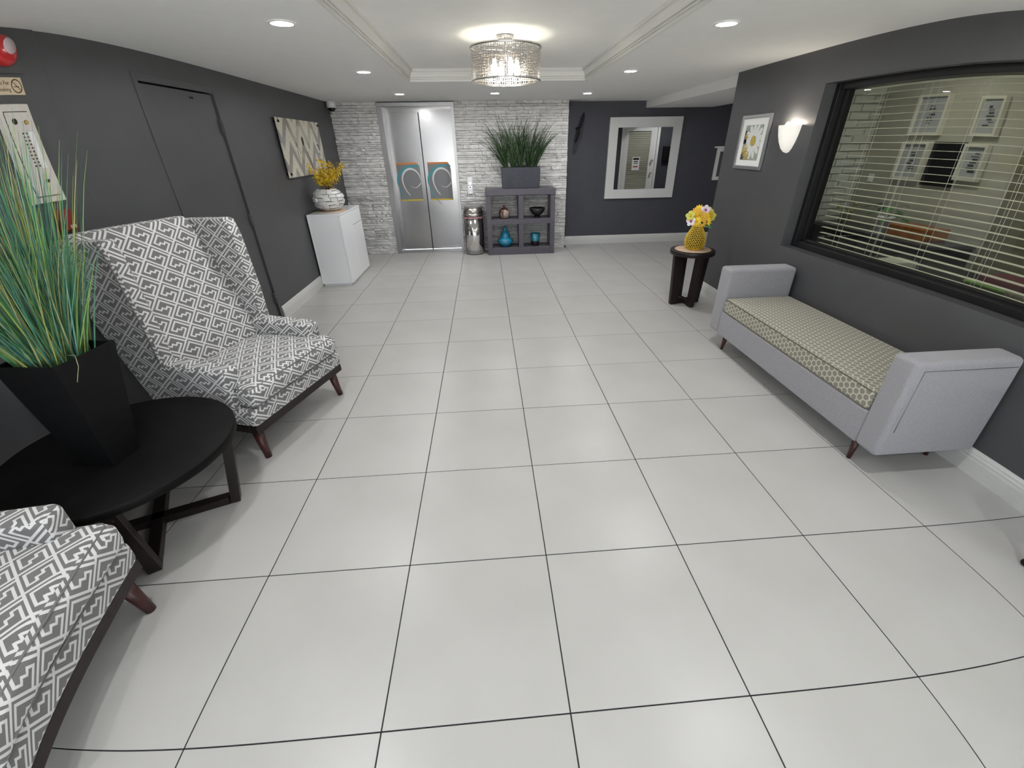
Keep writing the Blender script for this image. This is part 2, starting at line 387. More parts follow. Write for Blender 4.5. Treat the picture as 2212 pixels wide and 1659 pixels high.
# ---------------------------------------------------------- ledger stone wall with the lift opening
EX0, EX1, EZ = .068, 1.226, 2.215
b = B().box(LX-.2, EX0+.02, SY+.03, HY+.1, 0, CZ+.1).box(EX1-.02, 3.0-.01, SY+.03, HY+.1, 0, CZ+.1)
wb = struct('wall_back', b, mat('stone_backing', (.05, .048, .045), .9))
svar = []
for k in range(6):
    bb = bmesh.new(); bmesh.ops.create_cube(bb, size=1)
    bmesh.ops.subdivide_edges(bb, edges=[e for e in bb.edges if abs((e.verts[0].co-e.verts[1].co).x) > .5], cuts=3, use_grid_fill=True)
    for v in bb.verts:
        if v.co.y < 0: v.co.y += random.uniform(-.22, .22); v.co.z += random.uniform(-.05, .05)
        elif abs(v.co.x) < .49: pass
    me = bpy.data.meshes.new('stone'); bb.to_mesh(me); bb.free(); me.materials.append(STONE); svar.append(me)
stones = []
def course_fill(x0, x1):
    z = 0
    while z < CZ-.004:
        h = random.choice((.026, .033, .036, .042, .05, .058)); h = min(h, CZ-z) if CZ-z-h > .012 else CZ-z
        x = x0 + 0
        while x < x1-.001:
            L = random.uniform(.10, .42)
            if x1-x-L < .07: L = x1-x
            stones.append((x, x+L, z, z+h, random.uniform(-.014, .012))); x += L
        z += h
course_fill(LX, EX0); course_fill(EX1, 3.005)
stones.sort(key=lambda q: -(q[1]-q[0])*(q[3]-q[2]))
def vis(q): return not (LX-.1 < q[0] and q[1] < -.05 and q[3] < .6) and not (q[0] > 1.7 and q[1] < 2.7 and q[3] < .0)
first = [q for q in stones if vis(q)][:298]; fs = set(map(id, first)); rest = [q for q in stones if id(q) not in fs]
for q in first:
    o = link('stone', random.choice(svar), wb); o.location = ((q[0]+q[1])/2, SY+.02+q[4], (q[2]+q[3])/2); o.scale = (q[1]-q[0]-.0042, .05, q[3]-q[2]-.0042)
b = B()
for q in rest:
    bb = bmesh.new(); bb.from_mesh(random.choice(svar)); b.merge(bb, False, Matrix.Translation(((q[0]+q[1])/2, SY+.02+q[4], (q[2]+q[3])/2)) @ Matrix.Diagonal((q[1]-q[0]-.0042, .05, q[3]-q[2]-.0042, 1)))
part('stone_infill', b, STONE, wb, kind='stuff')

# lift doors
b = B().prism([(EX0, 0), (EX0+.075, 0), (EX0+.075, 2.165), (EX0, 2.165)], 'y', SY-.012, 7.27)
b.box(EX1-.045, EX1, SY-.012, 7.27, 0, 2.165).box(EX0-.006, EX1+.006, SY-.02, 7.27, 2.165, EZ, .003, 1)
lift = struct('door_2', b, STEELJ)
def liftp(x0, x1):
    p = part('door_panel', B().box(x0, x1, 7.255, 7.28, .012, 2.165, .002, 1), STEEL, lift)
    return p
pL = liftp(.10, .643); pR = liftp(.655, 1.20)
part('door_gap', B().box(.641, .657, 7.262, 7.29, .0, 2.165), BLACK, lift)
part('sill', B().box(EX0, EX1, 7.02, 7.27, -.004, .004), STEELJ, lift)
part('head_panel', B().box(.10, 1.2, 7.245, 7.256, 2.10, 2.165).box(.10, 1.2, 7.236, 7.256, 2.145, 2.165), STEEL, lift)
DGREY = mat('decal_grey', (.20, .20, .21), .45); DORG = mat('decal_orange', (.62, .22, .05), .45); DYEL = mat('decal_yellow', (.62, .45, .03), .45)
DTEAL = mat('decal_teal', (.06, .28, .33), .45); DWHT = mat('decal_white', (.66, .67, .68), .45)
def ribbon(b, pts, w0, w1, y):
    n = len(pts); Ls = []; Rs = []
    for i in range(n):
        a = Vector(pts[max(i-1, 0)]); e = Vector(pts[min(i+1, n-1)]); d = (e-a).normalized(); nn = Vector((-d.y, d.x)); t = i/(n-1)
        ww = w0*(sin(pi*min(1, t*1.15+.06))**.6) if t < .85 else w0*(1-t)/.15*.6+.001
        ww = max(ww, w1); p = Vector(pts[i]); Ls.append(p+nn*ww/2); Rs.append(p-nn*ww/2)
    for i in range(n-1):
        b._f([b.bm.verts.new((q.x, y, q.y)) for q in (Ls[i], Ls[i+1], Rs[i+1], Rs[i])])
def decal(x, p):
    y = 7.2535
    part('emblem_panel', B().poly([(x, y, .835), (x+.38, y, .835), (x+.38, y, 1.30), (x+.355, y, 1.38), (x, y, 1.38)]), DGREY, p)
    part('emblem_top_band', B().poly([(x, y-.0005, 1.375), (x+.352, y-.0005, 1.375), (x+.335, y-.0005, 1.402), (x, y-.0005, 1.402)]), DORG, p)
    part('emblem_bottom_band', B().poly([(x+.01, y-.0005, .818), (x+.385, y-.0005, .818), (x+.385, y-.0005, .842), (x+.01, y-.0005, .842)]), DYEL, p)
    def arc(cx, cz, rx, rz, a0, a1, n=26): return [(cx+rx*cos(radians(a0+(a1-a0)*i/n)), cz+rz*sin(radians(a0+(a1-a0)*i/n))) for i in range(n+1)]
    b = B(); ribbon(b, arc(x+.30, 1.10, .31, .25, 75, 200) + [(x+.03, .95), (x+.07, .88), (x+.13, .80), (x+.19, .745)], .050, .003, y-.001); part('emblem_swoosh', b, DTEAL, p)
    b = B(); ribbon(b, [(x+.17, .905), (x+.12, .97), (x+.085, 1.05)] + arc(x+.22, 1.14, .15, .17, 190, -20, 24) + [(x+.33, 1.05), (x+.28, 1.02), (x+.22, 1.03), (x+.20, 1.055)], .030, .003, y-.0015); part('emblem_letter', b, DWHT, p)
decal(.198, pL); decal(.708, pR)
# call plate
cp = thing('call_plate', 'white lift call plate with two round buttons on stone wall', 'switch', (1.40, 6.985, .935))
part('back_box', B().box(1.355, 1.445, 6.985, 7.01, .928, 1.187), STEELJ, cp)
part('plate', B().box(1.362, 1.438, 6.978, 6.985, .935, 1.18, .003, 1), mat('call_white', (.80, .80, .82), .3), cp)
for z, m_ in ((1.09, CHROME), (1.03, ODARK)):
    p = part('button', B().cyl((1.40, 6.979, z), (1.40, 6.972, z), .020, n=20), CHROME, cp); part('button_face', B().cyl((1.40, 6.972, z), (1.40, 6.970, z), .014, n=16), m_, p)
for z in (.955, 1.16): part('screw', B().cyl((1.40, 6.979, z), (1.40, 6.976, z), .004, n=8), CHROME, cp)

# ---------------------------------------------------------- recessed downlights
LPOS = [(.585, 2.366), (.600, 4.10), (.605, 5.955), (1.833, 5.965), (3.086, 6.085), (3.076, 4.165), (3.09, 2.388), (.60, .62), (3.09, .62), (.60, -1.15), (3.09, -1.15), (5.70, 5.2)]  # lights near and behind the camera are unseen, added to brighten the lobby
LNAME = ['recessed round ceiling light nearest camera over the patterned armchair', 'recessed ceiling light above the wall left of the chevron canvas', 'recessed ceiling light just before the lift doors',
         'recessed ceiling light behind the drum chandelier before the stone wall', 'recessed ceiling light before the corner of stone wall and grey wall',
         'recessed ceiling light between the tray ceiling and the hall beam', 'recessed round ceiling light nearest camera on the wall sconce side'] + ['added fill light over the coffee table side, behind the view', 'added fill light over the bench side, behind the view', 'added unseen fill light by the entrance glazing on the armchair side', 'added unseen fill light by the entrance glazing on the bench side', 'added unseen fill light in the hall recess round the pillar corner']
for k, (x, y) in enumerate(LPOS):
    if k == 11: CZ = 2.30  # hall light is out of view, added to brighten the hall
    t = thing('downlight', LNAME[k], 'ceiling light', (x, y, CZ), group='recessed ceiling lights')
    part('trim_ring', B().lathe([(.052, CZ-.001), (.054, CZ-.006), (.066, CZ-.006), (.073, CZ-.001)], (x, y, 0), 32), WHITEM, t)
    part('lens', B().lathe([(.0005, CZ-.003), (.052, CZ-.003)], (x, y, 0), 28), EMIT, t)

CZ = 2.225
# ---------------------------------------------------------- drum chandelier
CX, CY = 1.843, 3.261
ch = thing('chandelier', 'drum shaped semi flush chandelier with perforated metal shade and glowing bulbs', 'chandelier', (CX, CY, 2.03))
part('canopy', B().lathe([(.0005, 2.33), (.062, 2.33), (.062, 2.318), (.054, 2.312), (.0005, 2.312)], (CX, CY, 0), 28), CHROME, ch)
part('stem', B().cyl((CX, CY, 2.15), (CX, CY, 2.315), .007, n=10).cyl((CX, CY, 2.145), (CX, CY, 2.165), .022, n=14), CHROME, ch)
R0, R1, ZB, ZT = .262, .262, 2.048, 2.262
part('top_ring', B().lathe([(R0-.004, ZT-.012), (R0+.004, ZT-.012), (R0+.004, ZT), (R0-.004, ZT), (R0-.004, ZT-.012)], (CX, CY, 0), 56), CHROME, ch)
part('bottom_ring', B().lathe([(R0-.004, ZB), (R0+.004, ZB), (R0+.004, ZB+.010), (R0-.004, ZB+.010), (R0-.004, ZB)], (CX, CY, 0), 56), CHROME, ch)
b = B(); rnd = random.Random(3)
def split(a0, a1, z0, z1):
    w_, h_ = (a1-a0)*R0, z1-z0
    if (w_ < .026 and h_ < .024) or (rnd.random() < .12 and w_ < .03 and h_ < .03): rects.append((a0, a1, z0, z1)); return
    if w_ > h_*1.0: m_ = a0+(a1-a0)*rnd.uniform(.36, .64); split(a0, m_, z0, z1); split(m_, a1, z0, z1)
    else: m_ = z0+(z1-z0)*rnd.uniform(.36, .64); split(a0, a1, z0, m_); split(a0, a1, m_, z1)
rects = []
for k in range(8): split(2*pi*k/8, 2*pi*(k+1)/8, ZB+.01, ZT-.012)
for a0, a1, z0, z1 in rects:
    g = .0021; da = g/R0
    O = [(a0, z0), (a1, z0), (a1, z1), (a0, z1)]; I_ = [(a0+da, z0+g), (a1-da, z0+g), (a1-da, z1-g), (a0+da, z1-g)]
    P = lambda q: (CX+R0*cos(q[0]), CY+R0*sin(q[0]), q[1])
    ov = [b.bm.verts.new(P(q)) for q in O]; iv = [b.bm.verts.new(P(q)) for q in I_]
    for i in range(4): b._f((ov[i], ov[(i+1) % 4], iv[(i+1) % 4], iv[i]))
part('shade', b, mat('shade_metal', (.55, .50, .46), .30, metal=1), ch)
for k in range(4):
    a = radians(20+90*k); x, y = CX+.092*cos(a), CY+.092*sin(a)
    part('lamp_arm', B().tube([(CX, CY, 2.155), (CX+.05*cos(a), CY+.05*sin(a), 2.150), (x, y, 2.168), (x, y, 2.19)], .005, 8), CHROME, ch)
    part('socket', B().cyl((x, y, 2.186), (x, y, 2.215), .016, n=12), CHROME, ch)
    bl = B().lathe([(.0005, 2.085), (.011, 2.088), (.020, 2.102), (.024, 2.122), (.021, 2.145), (.015, 2.165), (.013, 2.186)], (x, y, 0), 16)
    part('bulb', bl, BULBM, ch)
for k in range(3):
    a = radians(60+120*k); part('shade_bracket', B().tube([(CX+.02*cos(a), CY+.02*sin(a), 2.245), (CX+(R0-.005)*cos(a), CY+(R0-.005)*sin(a), 2.252)], .0035, 6), CHROME, ch)

# ---------------------------------------------------------- window in the right wall
win = struct('window_1', B().box(4.325, 4.455, WY1-.045, WY1, WZ0, WZ1, .003, 1).box(4.325, 4.455, WY0, WY0+.045, WZ0, WZ1, .003, 1)
             .box(4.325, 4.455, WY0+.045, WY1-.045, WZ1-.045, WZ1, .003, 1).box(4.325, 4.455, WY0+.045, WY1-.045, WZ0, WZ0+.045, .003, 1)
             .box(4.375, 4.43, WY1-.062, WY1-.045, WZ0+.045, WZ1-.045).box(4.375, 4.43, WY0+.045, WY1-.045, WZ0+.045, WZ0+.056), BLKFRAME)
part('pane', B().box(4.398, 4.400, WY0+.045, WY1-.05, WZ0+.05, WZ1-.045), GLASS, win)
bd = thing('venetian_blind', 'cream venetian blind with open slats behind the black framed office window', 'blind', (4.50, 1.3, .84))
BY0, BY1 = -1.3, 2.90
part('headrail', B().box(4.475, 4.525, BY0, BY1, 1.945, 1.985, .003, 1), BLIND, bd)
part('bottom_rail', B().box(4.483, 4.517, BY0, BY1, .832, .850, .003, 1), BLIND, bd)
sm = None
for k in range(24):
    z = .888+k*.0445
    o = part('slat', B().prism([(4.480, z), (4.500, z+.0012), (4.520, z), (4.520, z+.0012), (4.500, z+.0026), (4.480, z+.0012)], 'y', BY0, BY1), BLIND, bd) if sm is None else link('slat', sm.data, bd)
    if sm is None: sm = o
    else: o.location = (0, 0, k*.0445)
for y in (2.72, 2.38, 2.32, 1.98, 1.62, 1.56, 1.22, .8, .74, .2, -.5):
    part('cord', B().tube([(4.481, y, .84), (4.481, y, 1.96)], .0011, 5).tube([(4.519, y-.01, .84), (4.519, y-.01, 1.96)], .0009, 5), WHITEM, bd)

# ---------------------------------------------------------- the office behind the window
OX = 5.78; OY1 = 4.20
struct('wall_office_end', B().box(OX, OX+.1, -2.5, OY1+.05, 0, 2.35), OFFW)
struct('wall_office_back', B().box(4.46, OX+.1, -2.6, -2.5, 0, 2.35), OFFW)
struct('ceiling_office', B().box(4.44, OX+.1, -2.6, 4.25, 2.32, 2.42), OFFC)
struct('floor_office', B().box(4.44, OX+.1, -2.6, 4.25, -.05, 0), CARPET)
bw = struct('wall_brick', B().box(4.46, OX, OY1+.012, OY1+.05, 0, 2.32), mat('brick_mortar', (.34, .34, .30), .9))
bme = None
zz = 0; r_ = 0
while zz < 2.25:
    x = 4.46 - (.11 if r_ % 2 else 0)
    while x < OX-.02:
        x0 = max(x, 4.46); x1 = min(x+.216, OX)
        if x1-x0 > .03 and zz > .55 and x1 > 4.85:
            o = link('brick', bme, bw) if bme else part('brick', B().box(-.5, .5, -.5, .5, -.5, .5), OFFB, bw)
            bme = o.data; o.location = ((x0+x1)/2, OY1+.006, zz+.034); o.scale = (x1-x0-.009, .016, .061)
        x += .22
    zz += .072; r_ += 1
for (x, y, lb) in ((5.05, 3.2, 'office ceiling light nearest the brick corner'), (5.05, 1.6, 'office ceiling light above the desk'), (5.05, -.2, 'office ceiling light farthest from the brick corner')):
    t = thing('downlight', lb, 'ceiling light', (x, y, 2.32), group='office ceiling lights')
    part('trim_ring', B().lathe([(.075, 2.319), (.078, 2.312), (.092, 2.312), (.098, 2.319)], (x, y, 0), 28), WHITEM, t)
    part('lens', B().lathe([(.0005, 2.316), (.075, 2.316)], (x, y, 0), 24), OEMIT, t)
def office_frame(y0, y1, z0, z1, label, seed):
    t = thing('picture_frame', label, 'picture', (OX, (y0+y1)/2, z0), group='framed prints on the office wall')
    f = .022; D = .045
    b = B().box(OX-D, OX, y0, y0+f, z0, z1).box(OX-D, OX, y1-f, y1, z0, z1).box(OX-D, OX, y0+f, y1-f, z0, z0+f).box(OX-D, OX, y0+f, y1-f, z1-f, z1)
    part('frame', b, mat('office_frame_cream', (.62, .60, .52), .4), t)
    part('print', B().box(OX-.02, OX-.012, y0+f, y1-f, z0+f, z1-f), mat('print_grey', (.36, .37, .38), .5), t)
    r2 = random.Random(seed); b = B(); cy, cz = (y0+y1)/2, (z0+z1)/2
    for k in range(7):
        hh = r2.uniform(.006, .02); yy = cy+r2.uniform(-.02, .02); zc = cz+.07-k*.023; b.box(OX-.0215, OX-.0202, yy-r2.uniform(.012, .04), yy+r2.uniform(.012, .04), zc-hh/2, zc+hh/2)
    part('sketch', b, mat('sketch_dark', (.05, .05, .055), .6), t)
office_frame(3.42, 3.745, 1.655, 1.985, 'framed sketch upper and nearest the brick corner in the office', 1)
office_frame(2.90, 3.12, 1.65, 1.95, 'framed sketch upper and farther from the brick corner in the office', 2)
office_frame(3.47, 3.76, 1.275, 1.60, 'framed sketch lower, beside the black panel on brick corner side', 3)
office_frame(2.91, 3.12, 1.305, 1.59, 'framed sketch lower, on the far side of the black panel', 4)
solo('notice_board', B().box(OX-.03, OX, 3.13, 3.43, 1.24, 1.60, .003, 1), ODARK, 'black panel hanging between the lower framed sketches in the office', 'board', (OX, 3.28, 1.24))
solo('wall_switch', B().box(OX-.012, OX, 4.00, 4.07, 1.22, 1.30, .003, 1).box(OX-.02, OX-.012, 4.025, 4.045, 1.245, 1.275), WHITEM, 'white light switch on the office wall beside the brick corner', 'switch', (OX, 4.035, 1.22))
solo('office_curtain', B().prism([(OX-.035-.014*sin(i*.9), 2.62-i*.05) for i in range(46)] + [(OX-.008, 2.62-45*.05), (OX-.008, 2.62)], 'z', .02, 2.25), mat('curtain_olive', (.17, .16, .11), .9), 'olive brown curtain hanging at the right of the office wall', 'curtain', (OX-.03, 1.5, .02))
# office desk and credenza
ds = thing('office_desk', 'dark office desk under the window blinds with papers on it', 'desk', (5.0, 2.0, 0))
part('desk_top', B().box(4.60, 5.30, .60, 2.85, .70, .73, .004, 1), ODARK, ds)
part('side_panel', B().box(4.62, 5.28, 2.80, 2.83, 0, .70), ODARK, ds); part('side_panel', B().box(4.62, 5.28, .62, .65, 0, .70), ODARK, ds)
part('back_panel', B().box(5.24, 5.26, .65, 2.80, .25, .70), ODARK, ds)
cr = thing('credenza', 'black low cabinet along the office wall carrying the potted plant', 'cabinet', (5.55, 3.3, 0))
part('body', B().box(5.32, OX-.01, 2.70, 4.08, 0, .80, .004, 1), ODARK, cr); part('top', B().box(5.30, OX-.005, 2.68, 4.10, .80, .83, .004, 1), mat('cred_top', (.05, .05, .055), .35), cr)
for y in (3.05, 3.75): part('door', B().box(5.305, 5.32, y-.33, y+.33, .05, .78, .003, 1), ODARK, cr)
pp = thing('potted_plant', 'leafy green plant in a white pot on the office cabinet', 'plant', (5.5, 3.38, .83))
part('pot', B().lathe([(.0005, .83), (.052, .83), (.068, .955), (.072, .955), (.072, .965), (.062, .965), (.058, .94), (.0005, .94)], (5.5, 3.38, 0), 24), WHITEM, pp)
r2 = random.Random(5); GRN = mat('leaf_green', (.035, .13, .03), .4, noise=.3, nscale=12)
for k in range(11):
    a = r2.uniform(0, 2*pi); L = r2.uniform(.10, .20); el = r2.uniform(.12, .95); base = Vector((5.5, 3.38, .95)); d = Vector((cos(a)*cos(el), sin(a)*cos(el), sin(el))); tip = base+d*L
    b = B().tube([base, base+d*L*.5+Vector((0, 0, .02)), tip], .002, 5); n_ = d.cross(Vector((0, 0, 1))).normalized(); dn = Vector((d.x, d.y, -.35)).normalized()
    Lf = r2.uniform(.07, .11); W_ = Lf*.34
    pts = [tip, tip+dn*Lf*.3+n_*W_, tip+dn*Lf*.65+n_*W_*.8, tip+dn*Lf, tip+dn*Lf*.65-n_*W_*.8, tip+dn*Lf*.3-n_*W_]; b.poly(pts)
    part('leaf', b, GRN, pp)
solo('wooden_box', B().box(5.42, 5.66, 2.86, 3.24, .83, .93, .006, 1), mat('box_orange_wood', (.32, .11, .03), .3, noise=.3, nscale=20), 'glossy orange brown wooden box beside the white pot in the office', 'box', (5.54, 3.05, .83))
bk = thing('glass_vase', 'small glass vase with yellow green sprigs on office cabinet', 'vase', (5.45, 3.82, .83))
part('bowl', B().lathe([(.0005, .831), (.04, .831), (.055, .88), (.045, .93), (.05, .95)], (5.45, 3.82, 0), 20), mat('vase_glass', (.25, .24, .20), .1, trans=.6), bk)
b = B()
for k in range(10):
    a = r2.uniform(0, 6.28); e = Vector((5.45+.09*cos(a), 3.82+.09*sin(a), .97+r2.uniform(0, .08))); b.tube([(5.45, 3.82, .86), e], .0025, 5); b.ell(e, .012, 8, 5)
part('sprigs', b, mat('sprig', (.30, .26, .08), .6), bk)
b = B().box(4.72, 4.9, 2.33, 2.5, .731, .80, .003, 1); solo('tissue_box', b, mat('box_pale', (.45, .46, .38), .6), 'pale green box standing on the office desk behind the slats', 'box', (4.81, 2.41, .731))
solo('plastic_tray', B().box(4.8, 5.1, 1.2, 1.62, .731, .76, .003, 1).box(4.8, 4.81, 1.2, 1.62, .76, .80).box(5.09, 5.1, 1.2, 1.62, .76, .80), mat('wicker_tray', (.22, .20, .15), .8, noise=.4, nscale=90), 'grey woven tray lying on the office desk', 'tray', (4.95, 1.41, .731))
cr2 = thing('office_chair', 'dark office chair behind the desk', 'chair', (5.5, 1.9, 0))
part('seat', B().box(5.36, 5.68, 1.66, 2.12, .44, .52, .03, 3), OGREY, cr2); part('backrest', B().box(5.62, 5.68, 1.68, 2.10, .56, 1.08, .025, 3), OGREY, cr2)
part('post', B().cyl((5.54, 1.89, .08), (5.54, 1.89, .45), .025), ODARK, cr2)
for k in range(5): a = k*2*pi/5; part('leg', B().tube([(5.54, 1.89, .09), (5.54+.15*cos(a), 1.89+.15*sin(a), .05)], .014, 6), ODARK, cr2)
solo('green_folder', B().box(5.0, 5.22, 1.75, 2.05, .731, .745, .002, 1), mat('folder_green', (.16, .32, .06), .5), 'green folder lying on the office desk', 'folder', (5.1, 1.9, .731))
solo('maroon_box', B().box(5.02, 5.24, 1.70, 1.98, .745, .80, .003, 1), mat('maroon', (.12, .02, .04), .3), 'maroon box on top of the green folder', 'box', (5.13, 1.84, .745))
solo('paper_stack', B().box(4.66, 4.88, 1.75, 2.03, .731, .742, .001, 1), PAPER, 'stack of white papers on the office desk', 'paper', (4.77, 1.9, .731))

# ---------------------------------------------------------- fabrics
FAB = mat('greek_key_fabric', (.3, .3, .3), .85, sheen=.2, bump=.25, bscale=900)
u, v, _ = uvxy(FAB)
P_ = ((u/.158 - v/.128)*1.0).fract()*12; Q_ = ((u/.158 + v/.128)*1.0).fract()*12
def rect(p0, p1, q0, q1): return P_.near((p0+p1)/2, (p1-p0)/2) * Q_.near((q0+q1)/2, (q1-q0)/2)
acc = P_.lt(1.1).max(Q_.gt(10.9))
for r_ in ((2.1, 3.2, 1.9, 9.9), (2.1, 12, 8.8, 9.9), (2.1, 6.1, 1.9, 2.9), (5.1, 6.1, 1.9, 5), (5.1, 8.4, 4, 5), (7.4, 8.4, 4, 7.1), (7.4, 11, 6.1, 7.1), (9.9, 11, 0, 7.1)): acc = acc.max(rect(*r_))
nf = noise_f(FAB, 500, .3, .7)
cA = FAB.node_tree.nodes.new('ShaderNodeMix'); cA.data_type = 'RGBA'; cA.inputs[6].default_value = (.125, .121, .122, 1); cA.inputs[7].default_value = (.185, .180, .178, 1); FAB.node_tree.links.new(nf, cA.inputs[0])
mix2(FAB, acc.v, cA.outputs[2], (.66, .66, .65))
HEX = mat('hexagon_fabric', (.4, .4, .3), .8, sheen=.15, bump=.2, bscale=700)
u, v, _ = uvxy(HEX)
S_ = 1/.037; hx = u*S_; hy = v*S_; PXH = 1.84
def hexd(x_, y_):
    a = ((x_*(1/PXH)).fract()-.5).abs()*PXH; c_ = (y_.fract()-.5).abs()
    return c_.max(a*.866+c_*.5)
hm = hexd(hx, hy).min(hexd(hx+PXH/2, hy+.5))
line = hm.gt(.425)*hm.lt(.52)
mix2(HEX, line.v, mix2(HEX, noise_f(HEX, 500, .3, .7), (.195, .185, .150), (.24, .23, .185)), (.52, .50, .40))

# ---------------------------------------------------------- wing armchair
def make_armchair():
    t = thing('wing_armchair', 'x', 'armchair', (0, 0, 0))
    # wood base rail and legs
    part('base_rail', B().box(-.415, .412, -.008, .045, .180, .232, .004, 1).box(-.412, -.370, .045, .66, .180, .232, .004, 1).box(.370, .410, .045, .66, .180, .232, .004, 1).box(-.37, .37, .62, .66, .180, .232, .004, 1), DWOOD, t)
    for x, y, dx, dy in ((-.375, .045, -.018, -.035), (.350, .045, .0, -.035), (-.36, .60, -.01, .05), (.34, .60, .01, .05)):
        part('leg', B().cyl((x, y, .184), (x+dx, y+dy, .0), .031, .0185, n=20), MAHOG, t)
    # upholstered body
    part('seat_base', B().box(-.420, .418, -.018, .66, .228, .340, .030, 4), FAB, t, uv=True)
    for s_ in (-1, 1):
        xo, xi = s_*.412, s_*.300
        a, e = min(xo, xi), max(xo, xi)
        part('armrest', B().hexa([(a, .095, .25), (e, .095, .25), (e, .62, .25), (a, .62, .25), (a, .085, .575), (e, .085, .575), (e, .56, .592), (a, .56, .592)], .030, 4), FAB, t, uv=True)
        xo, xi = s_*.414, s_*.330; a, e = min(xo, xi), max(xo, xi)
        poly = [(.475, .555), (.470, .80), (.490, 1.15), (.515, 1.252), (.890, 1.240), (.870, .98), (.835, .80), (.72, .42), (.66, .24), (.48, .24)]
        wg = part('wing', B().prism(poly, 'x', a, e, .022, 3), FAB, t, uv=True)
        pz = B()
        for xx in (s_*.4135, s_*.334): pz.tube([(xx, .489, .60), (xx, .486, .80), (xx, .505, 1.14), (xx, .528, 1.238)], .0030, 6)
        part('piping', pz, mat('piping_dark', (.16, .155, .155), .8), wg)
    poly = [(.50, .40), (.555, .60), (.64, .85), (.785, 1.225), (.815, 1.262), (.872, 1.262), (.892, 1.235), (.872, .98), (.836, .80), (.72, .42), (.655, .24), (.50, .24)]
    part('backrest', B().prism(poly, 'x', -.336, .336, .018, 3), FAB, t, uv=True)
    # T-shaped seat cushion with crowned top
    bm = bmesh.new(); out = [(-.395, -.030), (.390, -.030), (.390, .088), (.298, .100), (.298, .60), (-.298, .60), (-.298, .100), (-.395, .088)]
    nx, ny = 22, 16; xs = [-.405+.805*i/nx for i in range(nx+1)]; ys = [-.045+.645*j/ny for j in range(ny+1)]
    b = B(); poly = out
    b2 = bmesh.new(); A = [b2.verts.new((p[0], p[1], .343)) for p in poly]; C2 = [b2.verts.new((p[0], p[1], .470)) for p in poly]; n = len(poly)
    b2.faces.new(A[::-1]); b2.faces.new(C2)
    for i in range(n): b2.faces.new((A[i], A[(i+1) % n], C2[(i+1) % n], C2[i]))
    bmesh.ops.bevel(b2, geom=list(b2.edges), offset=.038, segments=4, affect='EDGES', profile=.5, clamp_overlap=True)
    for q in [-.3+.1*i for i in range(7)]: bmesh.ops.bisect_plane(b2, geom=b2.verts[:]+b2.edges[:]+b2.faces[:], plane_co=(q, 0, 0), plane_no=(1, 0, 0))
    for q in [.02, .1, .2, .3, .4, .5]: bmesh.ops.bisect_plane(b2, geom=b2.verts[:]+b2.edges[:]+b2.faces[:], plane_co=(0, q, 0), plane_no=(0, 1, 0))
    bmesh.ops.bisect_plane(b2, geom=b2.verts[:]+b2.edges[:]+b2.faces[:], plane_co=(0, 0, .405), plane_no=(0, 0, 1))
    for vv in b2.verts:
        if vv.co.z > .455: vv.co.z += .030*max(0, 1-(vv.co.x/.44)**2)*max(0, 1-((vv.co.y-.25)/.42)**2)
        if .36 < vv.co.z < .45 and vv.co.y < 0: vv.co.y -= .014
    bm.free(); b.merge(b2, True)
    cu = part('seat_cushion', b, FAB, t, uv=True)
    pz = B()
    for z, ins in ((.352, .010), (.462, .012)):
        pz.tube([(-.385, .08, z), (-.393+ins, -.005, z), (-.378+ins, -.026+ins*.6, z), (0, -.042+ins*.6, z), (.373-ins, -.026+ins*.6, z), (.388-ins, -.005, z), (.380, .08, z)], .0040, 6)
    part('piping', pz, mat('piping_dark', (.16, .155, .155), .8), cu)
    return t
ac = make_armchair()
def place_chair(o, M, s):
    o.location = (M[0], M[1], 0); o.rotation_euler = (0, 0, math.atan2(s[1], s[0]))
place_chair(ac, (.376, 1.822), (.296, .955))
ac['label'] = 'high wing armchair in grey and white geometric fabric beside the service door'; ac['group'] = 'patterned wing armchairs'
ac2 = copy_tree(ac); place_chair(ac2, (.277, .150), (-.197, .980)); ac2['label'] = 'wing armchair in geometric fabric cut off at the lower left corner, before the round table'

# ---------------------------------------------------------- round coffee table
tc_ = Vector((-.072, .978, 0)); TZ = .46
tb = thing('coffee_table', 'round black wooden coffee table between the two patterned armchairs', 'table', tc_)
part('table_top', B().lathe([(.0005, TZ-.042), (.447, TZ-.042), (.455, TZ-.038), (.455, TZ-.004), (.451, TZ), (.0005, TZ)], (tc_.x, tc_.y, 0), 72), TWOOD, tb)
for k, ang in enumerate((22, -61)):
    a = radians(ang); d = Vector((cos(a), sin(a), 0)); n_ = Vector((-sin(a), cos(a), 0)); rr = .350
    def bar(p0, p1, z0, z1, hw=.026, sl=0):
        q0, q1 = tc_+d*p0, tc_+d*p1; lo_ = [(q0-n_*hw)+Vector((0, 0, z0)), (q1-n_*hw)+Vector((0, 0, z0)), (q1+n_*hw)+Vector((0, 0, z0)), (q0+n_*hw)+Vector((0, 0, z0))]; q0 = q0+d*sl; q1 = q1+d*sl
        return lo_ + [(q0-n_*hw)+Vector((0, 0, z1)), (q1-n_*hw)+Vector((0, 0, z1)), (q1+n_*hw)+Vector((0, 0, z1)), (q0+n_*hw)+Vector((0, 0, z1))]
    e = .001*k
    part('leg', B().hexa(bar(rr-.045, rr, 0, TZ-.042, sl=.078), .002, 1), DWOOD, tb); part('leg', B().hexa(bar(-rr, -rr+.045, 0, TZ-.042, sl=-.078), .002, 1), DWOOD, tb)
    part('floor_rail', B().hexa(bar(-rr+.045, rr-.045, e, .042), .002, 1), DWOOD, tb); part('top_rail', B().hexa(bar(-rr-.025, rr+.025, TZ-.084+e, TZ-.042), .002, 1), DWOOD, tb)

